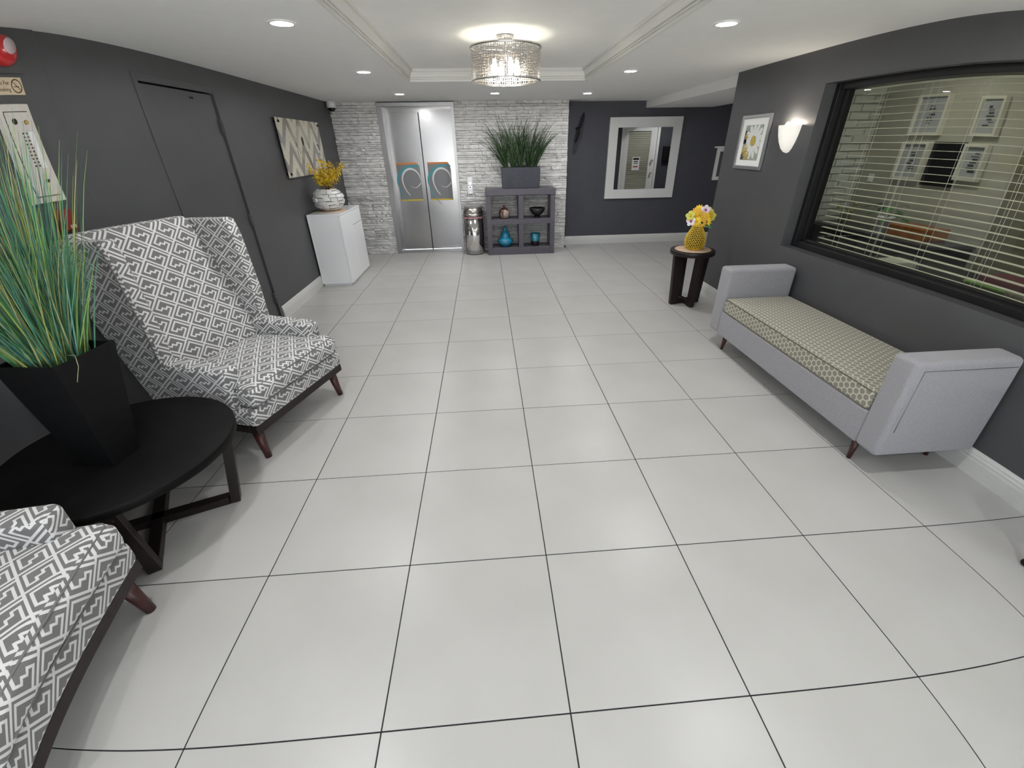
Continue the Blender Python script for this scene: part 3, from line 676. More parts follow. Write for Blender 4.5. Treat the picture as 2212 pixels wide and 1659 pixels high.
# ---------------------------------------------------------- tapered planter with tall grass
def blade(b, base, dirv, L, w_, bend, seg=6, rnd=random, ymax=99):
    """flat tapering blade with a curved spine"""
    base = Vector(base); d = Vector(dirv).normalized(); hor = Vector((d.x, d.y, 0)); hor = hor.normalized() if hor.length > 1e-3 else Vector((1, 0, 0))
    side = d.cross(hor); side = side.normalized() if side.length > 1e-3 else Vector((-hor.y, hor.x, 0))
    ra = rnd.uniform(0, pi); side = (side*cos(ra)+hor*sin(ra)).normalized()
    p = base.copy(); prev = None; st = L/seg
    for i in range(seg+1):
        t = i/seg; ww = w_*(1-t**1.6)*.5+.0004
        p.y = min(p.y, ymax); a, c_ = b.bm.verts.new(p-side*ww), b.bm.verts.new(p+side*ww)
        if prev: b._f((prev[0], prev[1], c_, a), True)
        prev = (a, c_); d = (d+(hor*.6+Vector((0, 0, -.9)))*bend*(t**1.3)*st/L).normalized(); p = p+d*st
pg = thing('potted_grass', 'tall blue green artificial grass in a black tapered square planter on the round table', 'plant', (-.055, .925, TZ), radians(6))
c0 = [(-.068, -.066), (.068, -.066), (.068, .066), (-.068, .066)]; k_ = 1.93
cc = Vector((-.052, .922, 0)); ct = Vector((-.063, .950, 0)); ro = Matrix.Rotation(radians(-6), 3, 'Z'); ZR = .95
lo = [cc+ro @ Vector((x, y, 0)) for x, y in c0]; hi = [ct+ro @ Vector((x*k_, y*k_, 0)) for x, y in c0]
def lerpq(t, z, inset):
    out = []
    for a, c_, q in zip(lo, hi, c0):
        p = a.lerp(c_, t); ctr = cc.lerp(ct, t); dd = (p-ctr); p = ctr+dd*(1-inset/dd.length); out.append(Vector((p.x, p.y, z)))
    return out
b = B(); A = [b.bm.verts.new(p) for p in lerpq(0, TZ, 0)]; C1 = [b.bm.verts.new(p) for p in lerpq(1, ZR, 0)]; D1 = [b.bm.verts.new(p) for p in lerpq(1, ZR, .014)]; E1 = [b.bm.verts.new(p) for p in lerpq(.9, ZR-.05, .014)]
b._f(A[::-1]); b._f(E1)
for R_, S2 in ((A, C1), (C1, D1), (D1, E1)):
    for i in range(4): b._f((R_[i], R_[(i+1) % 4], S2[(i+1) % 4], S2[i]))
part('planter', b, PLANTER, pg)
GS = 1.0
def grass_mat(name, cols, rough=.45):
    m = mat(name, (.1, .3, .1), rough, spec=.4); nt = m.node_tree; ob = nt.nodes.new('ShaderNodeNewGeometry'); cr_ = nt.nodes.new('ShaderNodeValToRGB')
    nt.links.new(ob.outputs['Random Per Island'], cr_.inputs[0]); cr_.color_ramp.interpolation = 'CONSTANT'
    el = cr_.color_ramp.elements; cols = [tuple(q*GS for q in c_) for c_ in cols]
    for i, c_ in enumerate(cols):
        e = el[i] if i < 2 else el.new(i/len(cols)); e.position = i/len(cols); e.color = (*c_, 1)
    nt.links.new(cr_.outputs[0], nt.nodes['Principled BSDF'].inputs['Base Color']); return m
GS = .80
GA = grass_mat('grass_bluegreen', [(.06, .22, .12), (.17, .33, .07), (.03, .14, .07), (.13, .33, .25), (.30, .37, .10), (.08, .27, .10), (.38, .38, .18), (.05, .18, .15)])
GS = 1.0
GB = grass_mat('grass_dark', [(.020, .050, .016), (.030, .070, .020), (.012, .032, .012), (.045, .085, .030), (.025, .045, .020)])
rg = random.Random(11); b = B()
cl = [(-.155, .93), (-.12, .925), (-.08, .905), (-.045, .90), (-.035, .955), (-.045, 1.01), (-.07, 1.04), (-.11, .99)]
for k in range(1150):
    c_ = rg.choice(cl); r_ = abs(rg.gauss(0, .020)); a = rg.uniform(0, 2*pi); px_, py_ = c_[0]+r_*cos(a), c_[1]+r_*sin(a)
    out = Vector((px_+.085, py_-.965, 0))*3.2+Vector((rg.gauss(0, .12), rg.gauss(0, .12), 0)); L = rg.uniform(.40, .92)*(1.0 if rg.random() < .8 else .6)
    if k % 16 == 0: out = Vector((rg.uniform(.10, .34), rg.uniform(-.1, .25), 0)); L = rg.uniform(.35, .62)
    elif out.x > .16: L = min(L, .45)
    blade(b, (px_, py_, ZR-.05), (out.x, out.y, 1.0), L, rg.uniform(.003, .0065), rg.uniform(.05, .5), 6, rg)
part('grass_blades', b, GA, pg, kind='stuff')
# loose blade hanging over the rim
b = B().tube([(.03, .90, .96), (.075, .885, .965), (.09, .86, .93), (.085, .83, .88)], .0012, 5); part('loose_blade', b, MATS['trim_white'] if 0 else mat('dry_blade', (.25, .26, .14), .6), pg)

# ---------------------------------------------------------- bench (daybed without back)
bn = thing('daybed_bench', 'long grey upholstered bench with straight arms and patterned seat pad under the window', 'bench', (3.91, 1.88, 0))
X0, X1 = 3.63, 4.205
part('seat_frame', B().box(X0, X1, 1.085, 2.665, .142, .345, .010, 3), BENCH, bn, soft=True)
for y0, y1 in ((.952, 1.092), (2.660, 2.822)):
    part('armrest', B().box(X0-.002, X1, y0, y1, .140, .700, .026, 4), BENCH, bn, soft=True)
cu = B(); b2 = bmesh.new(); bmesh.ops.create_cube(b2, size=1, matrix=Matrix.Translation(((X0+X1)/2, 1.876, .402)) @ Matrix.Diagonal((X1-X0-.004, 1.560, .118, 1)))
bmesh.ops.bevel(b2, geom=list(b2.edges), offset=.018, segments=3, affect='EDGES', profile=.5)
for q in [1.2+.15*i for i in range(10)]: bmesh.ops.bisect_plane(b2, geom=b2.verts[:]+b2.edges[:]+b2.faces[:], plane_co=(0, q, 0), plane_no=(0, 1, 0))
for q in [3.72, 3.82, 3.92, 4.02, 4.12]: bmesh.ops.bisect_plane(b2, geom=b2.verts[:]+b2.edges[:]+b2.faces[:], plane_co=(q, 0, 0), plane_no=(1, 0, 0))
for vv in b2.verts:
    if vv.co.z > .45: vv.co.z += .014*(1-((vv.co.x-(X0+X1)/2)/.30)**2)*(1-((vv.co.y-1.876)/.80)**4)
cu.merge(b2, True); seatp = part('seat_pad', cu, HEX, bn, uv=True)
part('piping', B().tube([(X0+.004, 1.11, .454), (X0+.004, 2.64, .454)], .0035, 6).tube([(X0+.004, 1.11, .350), (X0+.004, 2.64, .350)], .0035, 6), mat('piping_tan', (.12, .10, .07), .8), seatp)
for y0 in (.952, 2.822):
    sgn = -1 if y0 < 2 else 1
    part('arm_seam', B().tube([(X0+.045, y0+sgn*.0005, .30), (X0+.045, y0+sgn*.0005, .655), (X1-.03, y0+sgn*.0005, .655)], .0016, 5), mat('seam_grey', (.10, .10, .105), .9), bn)
for x, y, dx, dy in ((3.685, 1.12, -.008, -.004), (3.685, 2.60, -.006, .02), (4.14, 1.12, .0, -.02), (4.14, 2.60, .0, .02)):
    part('leg', B().cyl((x, y, .144), (x+dx, y+dy, 0), .022, .0115, n=16), MAHOG, bn)

# ---------------------------------------------------------- round side table, placemat, woven vase, flowers
def side_table(cx, cy, label, rot):
    t = thing('side_table', label, 'table', (cx, cy, 0), rot)
    part('table_top', B().lathe([(.0005, .556), (.222, .556), (.232, .562), (.232, .600), (.228, .605), (.0005, .605)], (0, 0, 0), 48), DWOOD, t, world=False)
    for k in range(4):
        a = radians(45+90*k); d = Vector((cos(a), sin(a), 0)); n_ = Vector((-sin(a), cos(a), 0)); hw = .024
        q = []
        for z, r0, r1 in ((0, .088, .175), (.556, .108, .212)):
            q += [d*r0-n_*hw+Vector((0, 0, z)), d*r1-n_*hw+Vector((0, 0, z)), d*r1+n_*hw+Vector((0, 0, z)), d*r0+n_*hw+Vector((0, 0, z))]
        part('leg', B().hexa(q, .003, 1), DWOOD, t, world=False)
    for k in range(2):
        a = radians(45+90*k); d = Vector((cos(a), sin(a), 0)); n_ = Vector((-sin(a), cos(a), 0)); hw = .019; q = []
        for z in (.004+.001*k, .060):
            q += [d*-.108-n_*hw+Vector((0, 0, z)), d*.108-n_*hw+Vector((0, 0, z)), d*.108+n_*hw+Vector((0, 0, z)), d*-.108+n_*hw+Vector((0, 0, z))]
        part('cross_rail', B().hexa(q, .003, 1), DWOOD, t, world=False)
    return t
stx, sty = 3.864, 3.872
side_table(stx, sty, 'small round espresso side table holding the yellow vase', radians(-38))
sto = thing('stool', 'black stool at the right border with only one round foot in view', 'stool', (3.99, .22, 0))
part('seat', B().lathe([(.0005, .43), (.165, .43), (.18, .44), (.18, .46), (.165, .475), (.0005, .48)], (3.99, .22, 0), 32), ODARK, sto)
for a in (122, 32, -58, 212):
    c_, s_ = cos(radians(a)), sin(radians(a)); part('leg', B().cyl((3.99+.12*c_, .22+.12*s_, .44), (3.99+.160*c_, .22+.160*s_, .015), .014, .012, n=14).ell((3.99+.160*c_, .22+.160*s_, .016), (.019, .019, .016), 14, 8), ODARK, sto)
solo('placemat', B().lathe([(.0005, .605), (.186, .605), (.189, .607), (.186, .6095), (.0005, .6095)], (stx, sty, 0), 40), RUST, 'round wicker placemat on the espresso side table', 'placemat', (stx, sty, .605))
VZ = .6095; vx, vy = stx+.005, sty-.005
vp = [(.062, 0), (.078, .006), (.096, .035), (.105, .075), (.104, .11), (.094, .145), (.078, .18), (.062, .21), (.053, .235), (.052, .252)]
def prof_r(h):
    for (r0, h0), (r1, h1) in zip(vp, vp[1:]):
        if h0 <= h <= h1: return r0+(r1-r0)*(h-h0)/(h1-h0)
    return vp[-1][0]
YEL = mat('yellow_ceramic', (.78, .52, .03), .3, coat=.3)
yv = thing('woven_vase', 'yellow openwork vase with rows of small slots on side table', 'vase', (vx, vy, VZ))
b = B(); rows, cols = 13, 26
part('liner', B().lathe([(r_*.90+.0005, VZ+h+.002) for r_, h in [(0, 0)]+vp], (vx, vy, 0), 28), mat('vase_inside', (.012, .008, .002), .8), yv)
hs = [.014+.225*i/rows for i in range(rows+1)]
for i in range(rows+1):
    r_ = prof_r(hs[i]); n = 52; pts = [(vx+r_*cos(2*pi*k/n), vy+r_*sin(2*pi*k/n), VZ+hs[i]+(.0016 if k % 4 < 2 else -.0016)) for k in range(n+1)]; b.tube(pts, .0027, 6)
for i in range(rows):
    for k in range(cols):
        a = 2*pi*(k+.5*(i % 2))/cols; r0, r1 = prof_r(hs[i]), prof_r(hs[i+1]); b.cyl((vx+r0*cos(a), vy+r0*sin(a), VZ+hs[i]), (vx+r1*cos(a), vy+r1*sin(a), VZ+hs[i+1]), .0030, n=6, caps=False)
b.lathe([(.0005, VZ), (.066, VZ), (.082, VZ+.010), (.080, VZ+.018)], (vx, vy, 0), 32); b.lathe([(.052, VZ+.236), (.056, VZ+.240), (.056, VZ+.252), (.050, VZ+.254), (.048, VZ+.24)], (vx, vy, 0), 32)
part('lattice', b, YEL, yv)
fl_t = thing('flower_bouquet', 'yellow daisies with yellow and white orchids in the yellow openwork vase', 'flowers', (vx, vy, VZ+.24))
PY_ = mat('petal_yellow', (.86, .58, .03), .5); PY2 = mat('petal_gold', (.66, .37, .012), .5); PL = mat('petal_lime', (.55, .56, .10), .5); PW = mat('petal_white', (.72, .66, .72), .5); DK = mat('flower_eye', (.05, .012, .006), .7); MG = mat('orchid_throat', (.45, .03, .20), .5)
def flower(c, nrm, R, npet, m_, eye, ring=2, wid=.34, lab=None):
    wid *= .8 if npet > 6 else 1
    c = Vector(c); n_ = Vector(nrm).normalized(); u_ = n_.orthogonal().normalized(); v_ = n_.cross(u_); b = B()
    for rg_ in range(ring):
        for k in range(npet):
            a = 2*pi*(k+.5*rg_)/npet; d = u_*cos(a)+v_*sin(a); s_ = n_.cross(d); L = R*(1-.22*rg_); W_ = L*wid
            pts = [c+d*L*.12+n_*.002*rg_, c+d*L*.5+s_*W_*.5+n_*.006, c+d*L*.85+s_*W_*.38+n_*.004*rg_, c+d*L+n_*.002, c+d*L*.85-s_*W_*.38+n_*.004*rg_, c+d*L*.5-s_*W_*.5+n_*.006]
            b.poly(pts)
    o = part('flower', b, m_, fl_t, label=lab)
    part('flower_center', B().ell(c+n_*.004, (R*.22, R*.22, R*.22), 10, 6), eye, o)
    b = B().tube([c-n_*.002, c*.5+Vector((vx, vy, VZ+.22))*.5+Vector((0, 0, .01)), (vx+(c.x-vx)*.25, vy+(c.y-vy)*.25, VZ+.15)], .0025, 5); part('stem', b, GRN, o)
fz = VZ+.25
vw = Vector((-.5, -.85, .25))
for (dx, dz, dy), R, n, m_, eye, rg_, wid in (((.060, .035, -.05), .058, 12, PY_, DK, 2, .34), ((-.055, .125, -.02), .058, 12, PY2, PY_, 2, .34), ((.0, .150, .03), .052, 11, PY_, PY_, 2, .36), ((.01, .085, -.04), .060, 13, PY2, PY_, 2, .34),
        ((-.045, .045, -.05), .055, 12, PY_, PY_, 2, .36), ((.085, .100, -.01), .056, 12, PY2, DK, 2, .34), ((.01, .030, -.06), .050, 12, PY2, DK, 2, .4), ((.055, .085, -.035), .045, 10, PY_, PY_, 2, .4)):
    flower((vx+dx, vy+dy, fz+dz), (vw.x+dx*6, vw.y, vw.z+dz*3-.2), R, n, m_, eye, rg_, wid)
for (dx, dz, dy), m_, eye in (((-.115, .095, -.03), PL, PY_), ((-.105, .045, -.045), PW, MG), ((.055, .145, .0), PW, MG), ((.135, .085, .0), PL, PY_), ((.10, .125, .01), PL, PW)):
    flower((vx+dx, vy+dy, fz+dz), (vw.x+dx*4, vw.y, vw.z), .052, 5, m_, eye, 1, .85)
for dx, dy, dz in ((.075, -.03, -.01), (.03, -.05, .0), (-.02, -.05, .015)):
    c_ = Vector((vx+dx, vy+dy, fz+dz)); part('leaf', B().poly([c_, c_+Vector((.03, -.02, .02)), c_+Vector((.06, -.03, -.01)), c_+Vector((.03, -.02, -.02))]), GRN, fl_t)

# ---------------------------------------------------------- console shelf against the stone
KX0, KX1, KY0, KY1, KZ = 1.645, 2.765, 6.615, 6.965, 1.020
ks = thing('cube_shelf', 'dark square four cubby display shelf standing against the stone wall', 'shelf', ((KX0+KX1)/2, 6.79, 0))
part('side_panel', B().box(KX0, KX0+.078, KY0, KY1, 0, .925, .003, 1), CONSOLE, ks); part('side_panel', B().box(KX1-.074, KX1, KY0, KY1, 0, .925, .003, 1), CONSOLE, ks)
part('top', B().box(KX0-.004, KX1+.004, KY0-.004, KY1, .925, KZ, .004, 1), CONSOLE, ks)
part('middle_shelf', B().box(KX0+.078, KX1-.074, KY0+.001, KY1, .487, .565, .003, 1), CONSOLE, ks)
part('base', B().box(KX0+.078, KX1-.074, KY0+.001, KY1, 0, .115, .003, 1), CONSOLE, ks)
part('divider', B().box(2.168, 2.248, KY0, KY1, .565, .925, .003, 1), CONSOLE, ks); part('divider', B().box(2.168, 2.248, KY0, KY1, .115, .487, .003, 1), CONSOLE, ks)
# things on the shelf
bz = .565; x, y = 1.940, 6.76
bv = thing('bottle_vase', 'glossy brown and silver bottle vase in the upper left cubby', 'vase', (x, y, bz))
BRZ = mat('brown_glaze', (.09, .035, .028), .18, coat=.5)
mix2(BRZ, noise_f(BRZ, 6, .52, .58, stretch=(1, 1, .5)), (.085, .035, .028), (.35, .28, .23))
part('body', B().lathe([(.0005, bz), (.055, bz), (.082, bz+.02), (.092, bz+.07), (.085, bz+.12), (.055, bz+.152), (.024, bz+.162), (.020, bz+.185), (.024, bz+.198), (.018, bz+.198), (.0005, bz+.185)], (x, y, 0), 32), BRZ, bv)
x = 2.487; bo = thing('footed_bowl', 'black footed bowl in the upper right cubby', 'bowl', (x, y, bz)); SMK = mat('smoked_glass', (.018, .018, .019), .12, coat=.3)
part('foot', B().lathe([(.0005, bz), (.050, bz), (.046, bz+.012), (.030, bz+.028), (.0005, bz+.028)], (x, y, 0), 28), SMK, bo)
part('bowl', B().lathe([(.0005, bz+.026), (.045, bz+.032), (.090, bz+.065), (.122, bz+.11), (.136, bz+.152), (.131, bz+.152), (.115, bz+.11), (.082, bz+.07), (.04, bz+.042), (.0005, bz+.038)], (x, y, 0), 40), SMK, bo)
x = 1.945; bz = .115; TEAL = mat('teal_glaze', (.012, .20, .34), .15, coat=.6)
gv = thing('gourd_vase', 'glossy blue double gourd vase in the lower left cubby', 'vase', (x, y, bz))
part('body', B().lathe([(.0005, bz), (.070, bz), (.074, bz+.012), (.105, bz+.035), (.129, bz+.075), (.122, bz+.115), (.085, bz+.142), (.070, bz+.150), (.082, bz+.175), (.078, bz+.205), (.052, bz+.235), (.030, bz+.262), (.022, bz+.30), (.028, bz+.322), (.020, bz+.322), (.014, bz+.30)], (x, y, 0), 40), TEAL, gv)
x = 2.455
cv = thing('flared_pot', 'blue and black flared pot in the lower right cubby', 'pot', (x, y, bz))
part('lower_band', B().lathe([(.0005, bz), (.066, bz), (.072, bz+.078)], (x, y, 0), 32), mat('black_glaze', (.010, .009, .010), .15, coat=.5), cv, label='black lower band')
part('upper_band', B().lathe([(.072, bz+.078), (.084, bz+.198), (.079, bz+.198), (.068, bz+.085), (.0005, bz+.085)], (x, y, 0), 32), mat('teal_pot', (.015, .17, .25), .2, coat=.5), cv, label='blue upper band')
# slate trough with grass on the shelf top
gp = thing('grass_trough', 'slate rectangular trough of dark green grass on top of the cube shelf', 'plant', (2.222, 6.79, KZ))
b = B().hexa([(1.925, 6.68, KZ), (2.515, 6.68, KZ), (2.515, 6.90, KZ), (1.925, 6.90, KZ), (1.915, 6.67, KZ+.298), (2.528, 6.67, KZ+.298), (2.528, 6.91, KZ+.298), (1.915, 6.91, KZ+.298)], .006, 2)
part('trough', b, PLANTERG, gp)
part('soil', B().box(1.935, 2.508, 6.69, 6.89, KZ+.292, KZ+.3005), BLACK, gp)
b = B(); rg = random.Random(23)
for cx_ in (1.995, 2.11, 2.225, 2.345, 2.44):
    for k in range(64):
        a = rg.uniform(0, 2*pi); r_ = rg.uniform(0, .035); x_, y_ = cx_+r_*cos(a), 6.79+r_*sin(a)*.8; lean = (cx_-2.22)*1.15
        blade(b, (x_, y_, KZ+.295), (lean+rg.gauss(0, .20), rg.gauss(0, .14)-.03, 1), rg.uniform(.40, .80), rg.uniform(.010, .017), rg.uniform(.5, 2.6), 8, rg, 6.95)
for k in range(14):
    blade(b, (1.97, 6.78, KZ+.295), (-.7+rg.gauss(0, .12), rg.gauss(0, .1)-.05, 1), rg.uniform(.36, .46), .009, rg.uniform(.8, 1.9), 8, rg, 6.95)
part('grass_blades', b, GB, gp, kind='stuff')

# ---------------------------------------------------------- steel bin
bi = thing('waste_bin', 'half round stainless steel bin between the lift and the cube shelf', 'bin', (1.425, 6.80, 0))
def dsh(x0, x1, yf, yb, n=20):
    cx_, r_ = (x0+x1)/2, (x1-x0)/2; d_ = .155
    return [(x1, yb), (x0, yb), (x0, yf+d_)] + [(cx_-r_*cos(pi*i/n), yf+d_-d_*sin(pi*i/n)) for i in range(1, n)] + [(x1, yf+d_)]
def dprism(b, o0, z0, o1, z1):
    n = len(o0); A = [b.bm.verts.new((p[0], p[1], z0)) for p in o0]; C_ = [b.bm.verts.new((p[0], p[1], z1)) for p in o1]
    for i in range(n): b._f((A[i], A[(i+1) % n], C_[(i+1) % n], C_[i]), 2 < i < n-1)
    b._f(A[::-1]); b._f(C_)
b = B(); dprism(b, dsh(1.262, 1.585, 6.665, 6.95), 0.012, dsh(1.262, 1.585, 6.665, 6.95), .600); part('body', b, CHROME, bi)
b = B(); dprism(b, dsh(1.266, 1.581, 6.669, 6.945), 0, dsh(1.266, 1.581, 6.669, 6.945), .012); part('foot_rim', b, BLACK, bi)
b = B(); dprism(b, dsh(1.266, 1.582, 6.668, 6.95), .604, dsh(1.262, 1.587, 6.664, 6.95), .655); dprism(b, dsh(1.262, 1.587, 6.664, 6.95), .655, dsh(1.285, 1.570, 6.72, 6.95), .750); part('lid', b, mat('lid_steel', (.60, .56, .52), .3, metal=1), bi)
b = B().box(1.285, 1.560, 6.93, 6.955, .752, .770, .003, 1); part('hinge_bar', b, STEELJ, bi)
b = B()
pts = dsh(1.258, 1.589, 6.661, 6.953); nn = len(pts)
for i in range(3, nn-1):
    p, q_ = pts[i], pts[(i+1) % nn]; z0, z1 = .578+.008*sin(i*1.7), .578+.008*sin((i+1)*1.7)
    b._f([b.bm.verts.new(v_) for v_ in ((p[0], p[1], z0), (q_[0], q_[1], z1), (q_[0], q_[1], .606), (p[0], p[1], .606))])
part('bag_edge', b, mat('bag_pink', (.42, .22, .25), .5), bi)

# ---------------------------------------------------------- white cabinet, placemat, faceted vase, forsythia
cb = thing('cabinet', 'glossy white cabinet with drawer and doors against the left wall', 'cabinet', (-.40, 5.575, 0))
cx0, cx1, cy0, cy1, cz = LX+.018, -.198, 5.100, 6.050, .905
part('plinth', B().box(cx0+.015, cx1-.03, cy0+.015, cy1-.02, 0, .03), WHITEG, cb)
part('body', B().box(cx0, cx1-.022, cy0, cy1, .03, cz-.020, .0015, 1), WHITEG, cb)
part('top', B().box(cx0, cx1, cy0-.002, cy1, cz-.020, cz, .0015, 1), WHITEG, cb)
part('side_trim', B().box(cx0+.002, cx0+.010, cy0-.003, cy0, .03, cz-.02).box(cx1-.030, cx1-.022, cy0-.003, cy0, .03, cz-.02).box(cx0+.010, cx1-.030, cy0-.003, cy0, cz-.030, cz-.02).box(cx0+.010, cx1-.030, cy0-.003, cy0, .03, .042), WHITEG, cb)
part('door', B().box(cx1-.020, cx1, cy0+.002, 5.568, .034, cz-.024, .0015, 1), WHITEG, cb)
p = part('door', B().box(cx1-.020, cx1, 5.574, cy1-.002, .034, .700, .0015, 1), WHITEG, cb); part('handle', B().box(cx1, cx1+.008, 5.59, 5.64, .59, .68, .002, 1), WHITEM, p)
part('drawer', B().box(cx1-.020, cx1, 5.574, cy1-.002, .706, cz-.024, .0015, 1), WHITEG, cb)
wvx, wvy = -.405, 5.46
solo('placemat', B().lathe([(.0005, cz), (.185, cz), (.188, cz+.003), (.184, cz+.006), (.0005, cz+.006)], (wvx, wvy, 0), 40), RUST, 'round wicker placemat under the white vase on cabinet', 'placemat', (wvx, wvy, cz))
fv = thing('faceted_vase', 'white bulbous vase of stacked block relief on the white cabinet', 'vase', (wvx, wvy, cz+.006))
rv = random.Random(4); b = B(); z0 = cz+.006; nr = 7
pr = [(.082, 0), (.130, .024), (.168, .068), (.188, .120), (.187, .165), (.165, .212), (.135, .245), (.112, .262)]
def pr_r(h):
    for (r0, h0), (r1, h1) in zip(pr, pr[1:]):
        if h0 <= h <= h1: return r0+(r1-r0)*(h-h0)/(h1-h0)
    return pr[-1][0]
part('core', B().lathe([(.0005, z0)]+[(r_*.91, z0+h) for r_, h in pr]+[(.088, z0+.255), (.078, z0+.215), (.0005, z0+.215)], (wvx, wvy, 0), 36), mat('groove_shade', (.22, .21, .18), .7), fv)  # dark core colour stands in for shade in the grooves between blocks
hcuts = [0, .038, .080, .122, .165, .205, .240, .262]
for i in range(7):
    n = 13; off = rv.uniform(0, 1)
    for k in range(n):
        a0 = 2*pi*(k+off)/n+.016; a1 = 2*pi*(k+1+off)/n-.016; s0 = rv.choice((.93, .97, 1.0, 1.04, 1.07)); dz = rv.uniform(-.004, .006); h0, h1 = hcuts[i]+.0025, hcuts[i+1]-.0025
        h0_, h1_ = max(0, h0+dz), min(.264, h1+rv.uniform(-.003, .006)); m_ = 4; q0 = []; q1 = []
        for t in range(m_+1):
            a = a0+(a1-a0)*t/m_; ra, rb = pr_r(h0_)*s0, pr_r(h1_)*s0
            q0.append(((ra*cos(a)+wvx), ra*sin(a)+wvy, z0+h0_)); q1.append((rb*cos(a)+wvx, rb*sin(a)+wvy, z0+h1_))
        A = [b.bm.verts.new(p) for p in q0]; C_ = [b.bm.verts.new(p) for p in q1]
        sh = lambda p, f: (wvx+(p[0]-wvx)*f, wvy+(p[1]-wvy)*f, p[2])
        Ai = [b.bm.verts.new(sh(p, .86)) for p in q0]; Ci = [b.bm.verts.new(sh(p, .86)) for p in q1]
        for t in range(m_): b._f((A[t], A[t+1], C_[t+1], C_[t]), False); b._f((Ai[t], Ai[t+1], A[t+1], A[t])); b._f((C_[t], C_[t+1], Ci[t+1], Ci[t]))
        b._f((Ai[0], A[0], C_[0], Ci[0])); b._f((A[-1], Ai[-1], Ci[-1], C_[-1]))
part('body', b, WHITEP, fv)
fo = thing('forsythia_bouquet', 'branches of small yellow blossoms in the white block relief vase', 'flowers', (wvx, wvy, z0+.23))
BR = mat('twig_brown', (.10, .05, .03), .8); BY = grass_mat('blossom_yellow', [(.78, .54, .02), (.62, .40, .01), (.85, .66, .04), (.48, .31, .02), (.76, .56, .03)], .55)
rb_ = random.Random(9); bl = B()
tips = [(-.15, -.10, .33), (-.10, .02, .30), (-.02, -.03, .40), (.04, .05, .36), (.10, -.05, .27), (.17, .05, .33), (.22, .0, .34), (.13, -.10, .22), (-.06, -.12, .22), (.02, -.12, .25), (.08, .10, .30), (.0, .08, .28)]
for tx, ty, tz in tips:
    p0 = Vector((wvx+tx*.15, wvy+ty*.15, z0+.22)); p3 = Vector((wvx+.03+tx, wvy+ty, z0+.225+tz*.92)); mid = p0.lerp(p3, .5)+Vector((rb_.uniform(-.02, .02), rb_.uniform(-.02, .02), .02))
    pts = [p0, p0.lerp(mid, .6), mid, mid.lerp(p3, .55)+Vector((0, 0, .006)), p3]; part('branch', B().tube(pts, .0035, 6, taper=.4), BR, fo)
    for k in range(78):
        t = rb_.uniform(.22, 1)**.8; q = p0.lerp(mid, t*2) if t < .5 else mid.lerp(p3, t*2-1); q = q+Vector((rb_.gauss(0, .020), rb_.gauss(0, .020), rb_.gauss(0, .018)))
        n_ = Vector((rb_.gauss(0, 1), rb_.gauss(-.6, 1), rb_.gauss(.3, 1))).normalized(); u_ = n_.orthogonal().normalized(); v_ = n_.cross(u_); R = rb_.uniform(.012, .021)
        ce = bl.bm.verts.new(q); ring = []
        for j in range(8):
            a = 2*pi*j/8; rr = R if j % 2 == 0 else R*.35; ring.append(bl.bm.verts.new(q+(u_*cos(a)+v_*sin(a))*rr+n_*(R*.35 if j % 2 == 0 else 0)))
        for j in range(8): bl._f((ce, ring[j], ring[(j+1) % 8]))
part('blossoms', bl, BY, fo, kind='stuff')

# ---------------------------------------------------------- wall pieces on the left wall
pc = thing('canvas_print', 'chevron patterned print in beige and grey with black corner pins on left wall', 'picture', (LX, 5.52, 1.325))
CHV = mat('chevron_print', (.5, .5, .4), .55)
_, ey, ez = uvxy(CHV, 'Object')
zig = ((ey+.02)*(1/.385)).fract(); zig = (zig-.5).abs()*2.0
band = ((ez-zig*.26)*(1/.285)).fract()
fA = band.lt(.46); fB = (band-.5).near(.12, .07)
nz = X(CHV.node_tree, noise_f(CHV, 3.0, .40, .50))
mask = fA*(nz*.55+.45)
cc1 = mix2(CHV, noise_f(CHV, 40, .3, .7), (.52, .49, .39), (.62, .60, .50))
cc2 = mix2(CHV, noise_f(CHV, 2.1, .42, .6), (.25, .22, .185), (.30, .29, .29))
mix2(CHV, mask.v, cc1, cc2)
PX = LX+.030
part('panel', B().box(PX-.004, PX+.008, 4.865, 6.205, 1.335, 1.935, .001, 1), CHV, pc)
INK = mat('ink_dark', (.03, .025, .02), .7)
def flake(cy_, cz_, pts): part('ink_mark', B().ngon_plate([(p[0], p[1]) for p in pts], (PX+.0085, cy_, cz_), (0, 1, 0), (0, 0, 1), (1, 0, 0), .0006), INK, pc)
flake(5.50, 1.71, [(0, .055), (.035, .03), (.04, -.02), (.015, -.055), (-.02, -.03), (-.03, .02)]); flake(5.28, 1.66, [(-.01, .045), (.012, .02), (.006, -.03), (-.004, 0)]); flake(5.27, 1.56, [(-.004, .05), (.006, .05), (.02, -.05), (.010, -.05)])
flake(5.35, 1.60, [(-.004, .04), (.006, .03), (.01, -.02), (.002, -.03)]); flake(6.02, 1.65, [(-.03, .025), (.02, .03), (.05, -.05), (.03, -.055), (.0, 0)]); flake(6.02, 1.56, [(-.02, .02), (.02, .01), (.02, -.03)]); flake(5.83, 1.49, [(-.02, .01), (.02, .01), (.01, -.015)]); flake(5.60, 1.50, [(-.004, .10), (.006, .10), (.06, -.10), (.05, -.10)])
for y in (4.91, 6.16):
    for z in (1.372, 1.898): part('pin', B().cyl((LX, y, z), (PX+.022, y, z), .013, n=14), ODARK, pc)
ddc = thing('dome_camera', 'white dome security camera in the corner above the stone wall', 'camera', (-.545, 6.86, 2.12))
part('housing', B().lathe([(.0005, 2.225), (.062, 2.225), (.066, 2.19), (.064, 2.150), (.055, 2.145), (.0005, 2.145)], (-.545, 6.86, 0), 28), WHITEM, ddc)
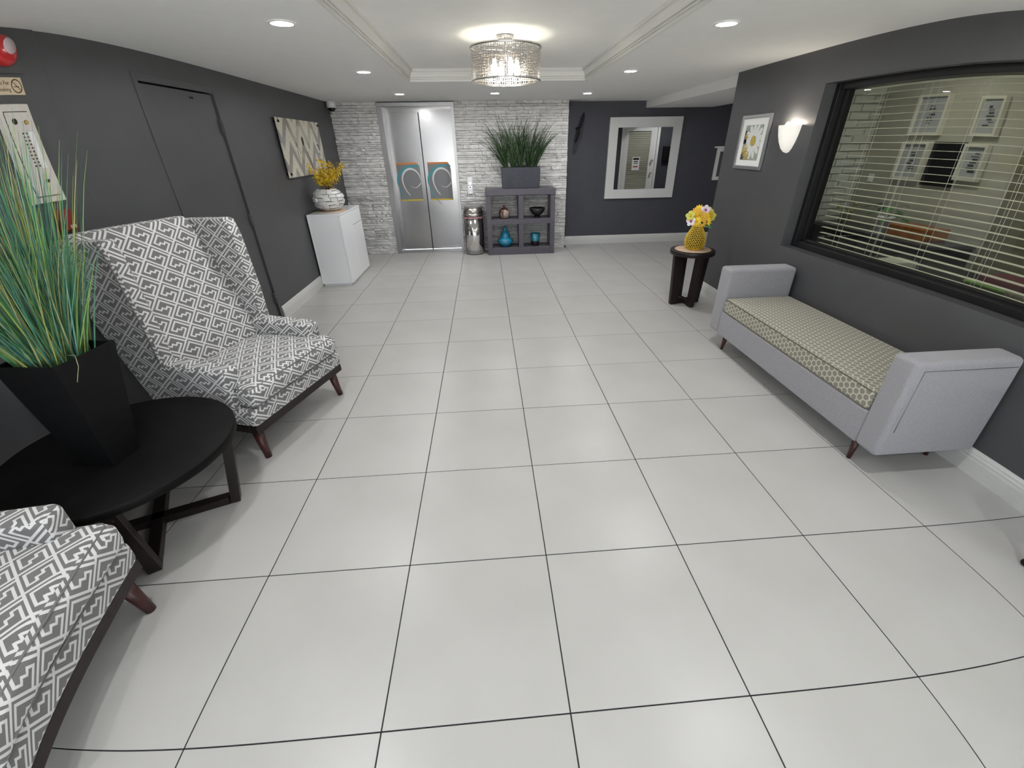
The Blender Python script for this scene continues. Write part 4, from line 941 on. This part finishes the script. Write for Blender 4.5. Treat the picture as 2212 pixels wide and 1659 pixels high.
part('dome', B().lathe([(.052, 2.146), (.050, 2.130), (.040, 2.112), (.022, 2.101), (.0005, 2.098)], (-.545, 6.86, 0), 24), mat('dome_black', (.005, .005, .008), .08), ddc)

AX = LX+.014
an = thing('annunciator_panel', 'pale metal alarm annunciator panel with rows of small lamps on left wall', 'panel', (AX, 1.85, 1.41))
y0, y1, z0, z1 = 1.742, 1.935, 1.412, 1.872
part('frame', B().hexa([(AX, y0, z0), (AX, y1, z0), (AX, y1, z1), (AX, y0, z1), (AX+.02, y0+.004, z0+.004), (AX+.02, y1-.004, z0+.004), (AX+.02, y1-.004, z1-.004), (AX+.02, y0+.004, z1-.004)], 0), BEIGEM, an)
part('cover', B().box(AX+.02, AX+.026, y0+.028, y1-.028, z0+.035, z1-.04, .001, 1), BEIGEM, an)
part('cover_gap', B().box(AX+.0195, AX+.021, y0+.025, y1-.025, z0+.031, z1-.036), BLACK, an)
part('horn', B().cyl((AX+.026, 1.81, 1.79), (AX+.029, 1.81, 1.79), .014, n=16), BLACK, an)
part('key_switch', B().cyl((AX+.026, 1.875, 1.785), (AX+.034, 1.875, 1.785), .010, n=14), mat('brass', (.55, .38, .12), .3, metal=.9), an)
part('key_switch', B().cyl((AX+.026, 1.86, 1.515), (AX+.034, 1.86, 1.515), .008, n=12), ODARK, an)
for i in range(10):
    for j in range(2): part('indicator', B().cyl((AX+.026, 1.833+j*.022, 1.735-i*.0165), (AX+.029, 1.833+j*.022, 1.735-i*.0165), .0042, n=8), mat('led_red', (.10, .02, .02), .4), an)
part('label_strip', B().box(AX+.026, AX+.0265, 1.866, 1.896, 1.575, 1.742), PAPER, an)
sg = thing('no_smoking_sign', 'beige plaque with a no smoking symbol above the annunciator panel', 'sign', (AX, 1.83, 1.912))
part('plaque', B().box(AX, AX+.003, 1.66, 1.962, 1.912, 1.992, .0005, 1), BRASSY, sg)
b = B().lathe([(.027, AX+.0031), (.030, AX+.0036), (.033, AX+.0031)], (0, 1.922, 1.952), 32, axis='x'); part('ring', b, BROWN, sg)
b = B().tube([(AX+.0035, 1.902, 1.972), (AX+.0035, 1.942, 1.932)], .0016, 6).box(AX+.003, AX+.0036, 1.904, 1.935, 1.947, 1.951); part('cigarette', b, BROWN, sg)
def text(body, size, loc, rot, m_, parent, name):
    cu_ = bpy.data.curves.new(name, 'FONT'); cu_.body = body; cu_.size = size; cu_.extrude = .0003; cu_.align_x = 'RIGHT'
    o = bpy.data.objects.new(name, cu_); me = bpy.data.meshes.new_from_object(o); bpy.data.objects.remove(o); me.materials.append(m_)
    M = Matrix.Translation(loc) @ rot.to_4x4(); me.transform(root_inv(parent) @ M); return link(name, me, parent)
RT = Matrix(((0, 0, 1), (1, 0, 0), (0, 1, 0)))       # text x -> world y, text y -> world z, faces +x
text('Thank You For', .026, (AX+.0033, 1.880, 1.958), RT, BROWN, sg, 'lettering')
text('Not Smoking', .026, (AX+.0033, 1.880, 1.928), RT, BROWN, sg, 'lettering')
be = thing('alarm_bell', 'red fire alarm bell on a rounded grey backing plate at top left', 'alarm', (AX, 1.885, 2.11))
pts = []
for cy_, cz_, a0 in ((1.99, 2.175, 0), (1.78, 2.175, 90), (1.78, 2.045, 180), (1.99, 2.045, 270)):
    for k in range(7): a = radians(a0+15*k); pts.append((cy_+.036*cos(a), cz_+.036*sin(a)))
part('backing_plate', B().prism(pts, 'x', AX, AX+.012), GREY, be)
part('gong', B().lathe([(.072, AX+.014), (.074, AX+.030), (.066, AX+.048), (.045, AX+.058), (.0005, AX+.061)], (0, 1.875, 2.11), 36, axis='x'), RED, be)
part('gong_cap', B().lathe([(.038, AX+.0595), (.036, AX+.0625), (.0005, AX+.0635)], (0, 1.885, 2.125), 28, axis='x'), mat('bell_label', (.50, .40, .42), .4), be)
DRED = mat('dull_red', (.17, .014, .010), .45)
pu = thing('pull_station', 'red fire alarm pull station on left wall behind the grass', 'alarm', (AX, 1.86, 1.21))
part('body', B().box(AX, AX+.030, 1.825, 1.915, 1.262, 1.375, .005, 2), DRED, pu); part('handle', B().box(AX+.030, AX+.040, 1.835, 1.905, 1.272, 1.305, .003, 1), DRED, pu)
text('FIRE', .022, (AX+.0405, 1.898, 1.280), RT, PAPER, pu, 'lettering')

# ---------------------------------------------------------- mirror, disc, hall frame on the grey back wall
mi = thing('wall_mirror', 'large mirror in a wide white frame on the grey hall wall', 'mirror', (4.36, HY, .77))
def ringframe(b, x0, x1, z0, z1, f, y0, y1, bev=.003):
    b.box(x0, x0+f, y0, y1, z0, z1, bev, 1).box(x1-f, x1, y0, y1, z0, z1, bev, 1).box(x0+f, x1-f, y0, y1, z0, z0+f, bev, 1).box(x0+f, x1-f, y0, y1, z1-f, z1, bev, 1); return b
part('frame', ringframe(B(), 3.745, 4.975, .768, 2.000, .148, 7.270, HY), mat('mirror_frame_white', (.66, .66, .655), .6, bump=.4, bscale=220), mi)
part('glass', B().poly([(3.885, 7.282, .91), (4.83, 7.282, .91), (4.83, 7.282, 1.86), (3.885, 7.282, 1.86)]), MIRROR, mi)
dc = thing('convex_mirror', 'black rimmed round convex mirror seen edge on at the stone wall corner', 'mirror', (3.24, HY, 1.62))
ctr = Vector((3.205, 7.08, 1.850)); M = Matrix.Translation(ctr) @ Vector((0, 1, 0)).rotation_difference(Vector((.955, -.04, -.29))).to_matrix().to_4x4()
bb = B().lathe([(.195, .004), (.214, .006), (.222, -.004), (.214, -.012), (.0005, -.018)], (0, 0, 0), 48, axis='y'); bb.bm.transform(M); part('rim', bb, mat('disc_black', (.012, .011, .012), .3), dc)
bb = B().lathe([(.0005, .030), (.08, .025), (.15, .014), (.197, .003)], (0, 0, 0), 40, axis='y'); bb.bm.transform(M); part('convex_face', bb, MIRROR, dc)
part('mount', B().cyl((3.19, 7.08, 1.853), (3.19, HY, 1.853), .012, n=10), ODARK, dc)
hf = thing('hall_window_frame', 'white frame edge on the hall wall half hidden by the pillar', 'frame', (5.9, HY, 1.03))
part('frame', ringframe(B(), 5.665, 6.25, 1.03, 1.53, .055, 7.28, HY), WHITEM, hf); part('cap', B().box(5.615, 6.30, 7.265, HY, 1.53, 1.556, .002, 1), WHITEM, hf); part('panel', B().box(5.72, 6.195, 7.30, HY, 1.085, 1.475), OGREY, hf)

# ---------------------------------------------------------- daisy picture and sconce on the pillar wall
dp = thing('framed_picture', 'silver framed daisy print with white mat beside the wall sconce', 'picture', (RX, 3.80, 1.38))
b = B(); f = .030
for (a, c_, e, g) in ((3.560, 3.560+f, 1.382, 1.842), (4.046-f, 4.046, 1.382, 1.842), (3.560+f, 4.046-f, 1.382, 1.382+f), (3.560+f, 4.046-f, 1.842-f, 1.842)): b.box(RX-.022, RX, a, c_, e, g, .004, 1)
part('frame', b, SILVER, dp); part('mount', B().box(RX-.010, RX-.006, 3.590, 4.016, 1.412, 1.812), PAPER, dp)
part('print', B().box(RX-.0108, RX-.0098, 3.660, 3.954, 1.461, 1.757), mat('print_green', (.30, .33, .28), .6, noise=.3, nscale=40), dp)
def petalset(cy_, cz_, R, n, m_, name, a0=0, wid=.3, x_=RX-.0112, lim=None):
    b = B()
    for k in range(n):
        a = a0+2*pi*k/n; d = Vector((cos(a), sin(a))); s_ = Vector((-d.y, d.x)); pts = []
        for t, w_ in ((.1, .25), (.45, .9), (.8, 1), (.97, .5), (1.0, 0), (.97, -.5), (.8, -1), (.45, -.9), (.1, -.25)):
            p = Vector((cy_, cz_))+d*R*t+s_*R*wid*.5*w_; pts.append((x_-.0001*k, min(3.953, max(3.661, p.x)), min(1.756, max(1.462, p.y))))
        b.poly(pts)
    return part(name, b, m_, dp)
PWH = mat('painted_petal', (.66, .68, .66), .6, noise=.12, nscale=60); PYL = mat('painted_yellow', (.45, .33, .06), .6, noise=.25, nscale=60); PDK = mat('painted_dark', (.05, .04, .06), .6)
part('dark_patch', B().box(RX-.0112, RX-.0110, 3.905, 3.953, 1.60, 1.71), PDK, dp); part('dark_patch', B().box(RX-.0112, RX-.0110, 3.90, 3.953, 1.465, 1.53), PDK, dp)
petalset(3.785, 1.625, .155, 13, PWH, 'painted_daisy'); petalset(3.785, 1.625, .045, 14, PYL, 'painted_center', .1, .5, RX-.0132)
petalset(3.90, 1.545, .055, 8, PYL, 'painted_bud', .2, .3, RX-.0128); petalset(3.85, 1.49, .05, 7, PYL, 'painted_bud', .2, .3, RX-.0128); petalset(3.915, 1.665, .03, 6, PYL, 'painted_bud', .2, .4, RX-.0128)
so = thing('wall_sconce', 'glowing half bowl frosted glass wall sconce between daisy picture and window', 'wall lamp', (RX, 3.255, 1.53))
SG = mat('sconce_glass', (.9, .88, .84), .4, emit=(1, .93, .82), estr=.22); SB = mat('sconce_bulb', (1, 1, 1), emit=(1, .90, .74), estr=SCONCE)
pf = [(.002, 1.528), (.030, 1.538), (.055, 1.565), (.078, 1.610), (.095, 1.660), (.106, 1.710), (.110, 1.735)]
part('shade', B().lathe(pf, (RX+.0, 3.255, 0), 28, arc=pi, a0=pi/2), SG, so)
part('bulb', B().ell((RX-.050, 3.255, 1.722), (.022, .022, .035), 14, 10), SB, so)
part('wall_plate', B().box(RX-.012, RX, 3.215, 3.295, 1.60, 1.72, .003, 1), WHITEM, so)
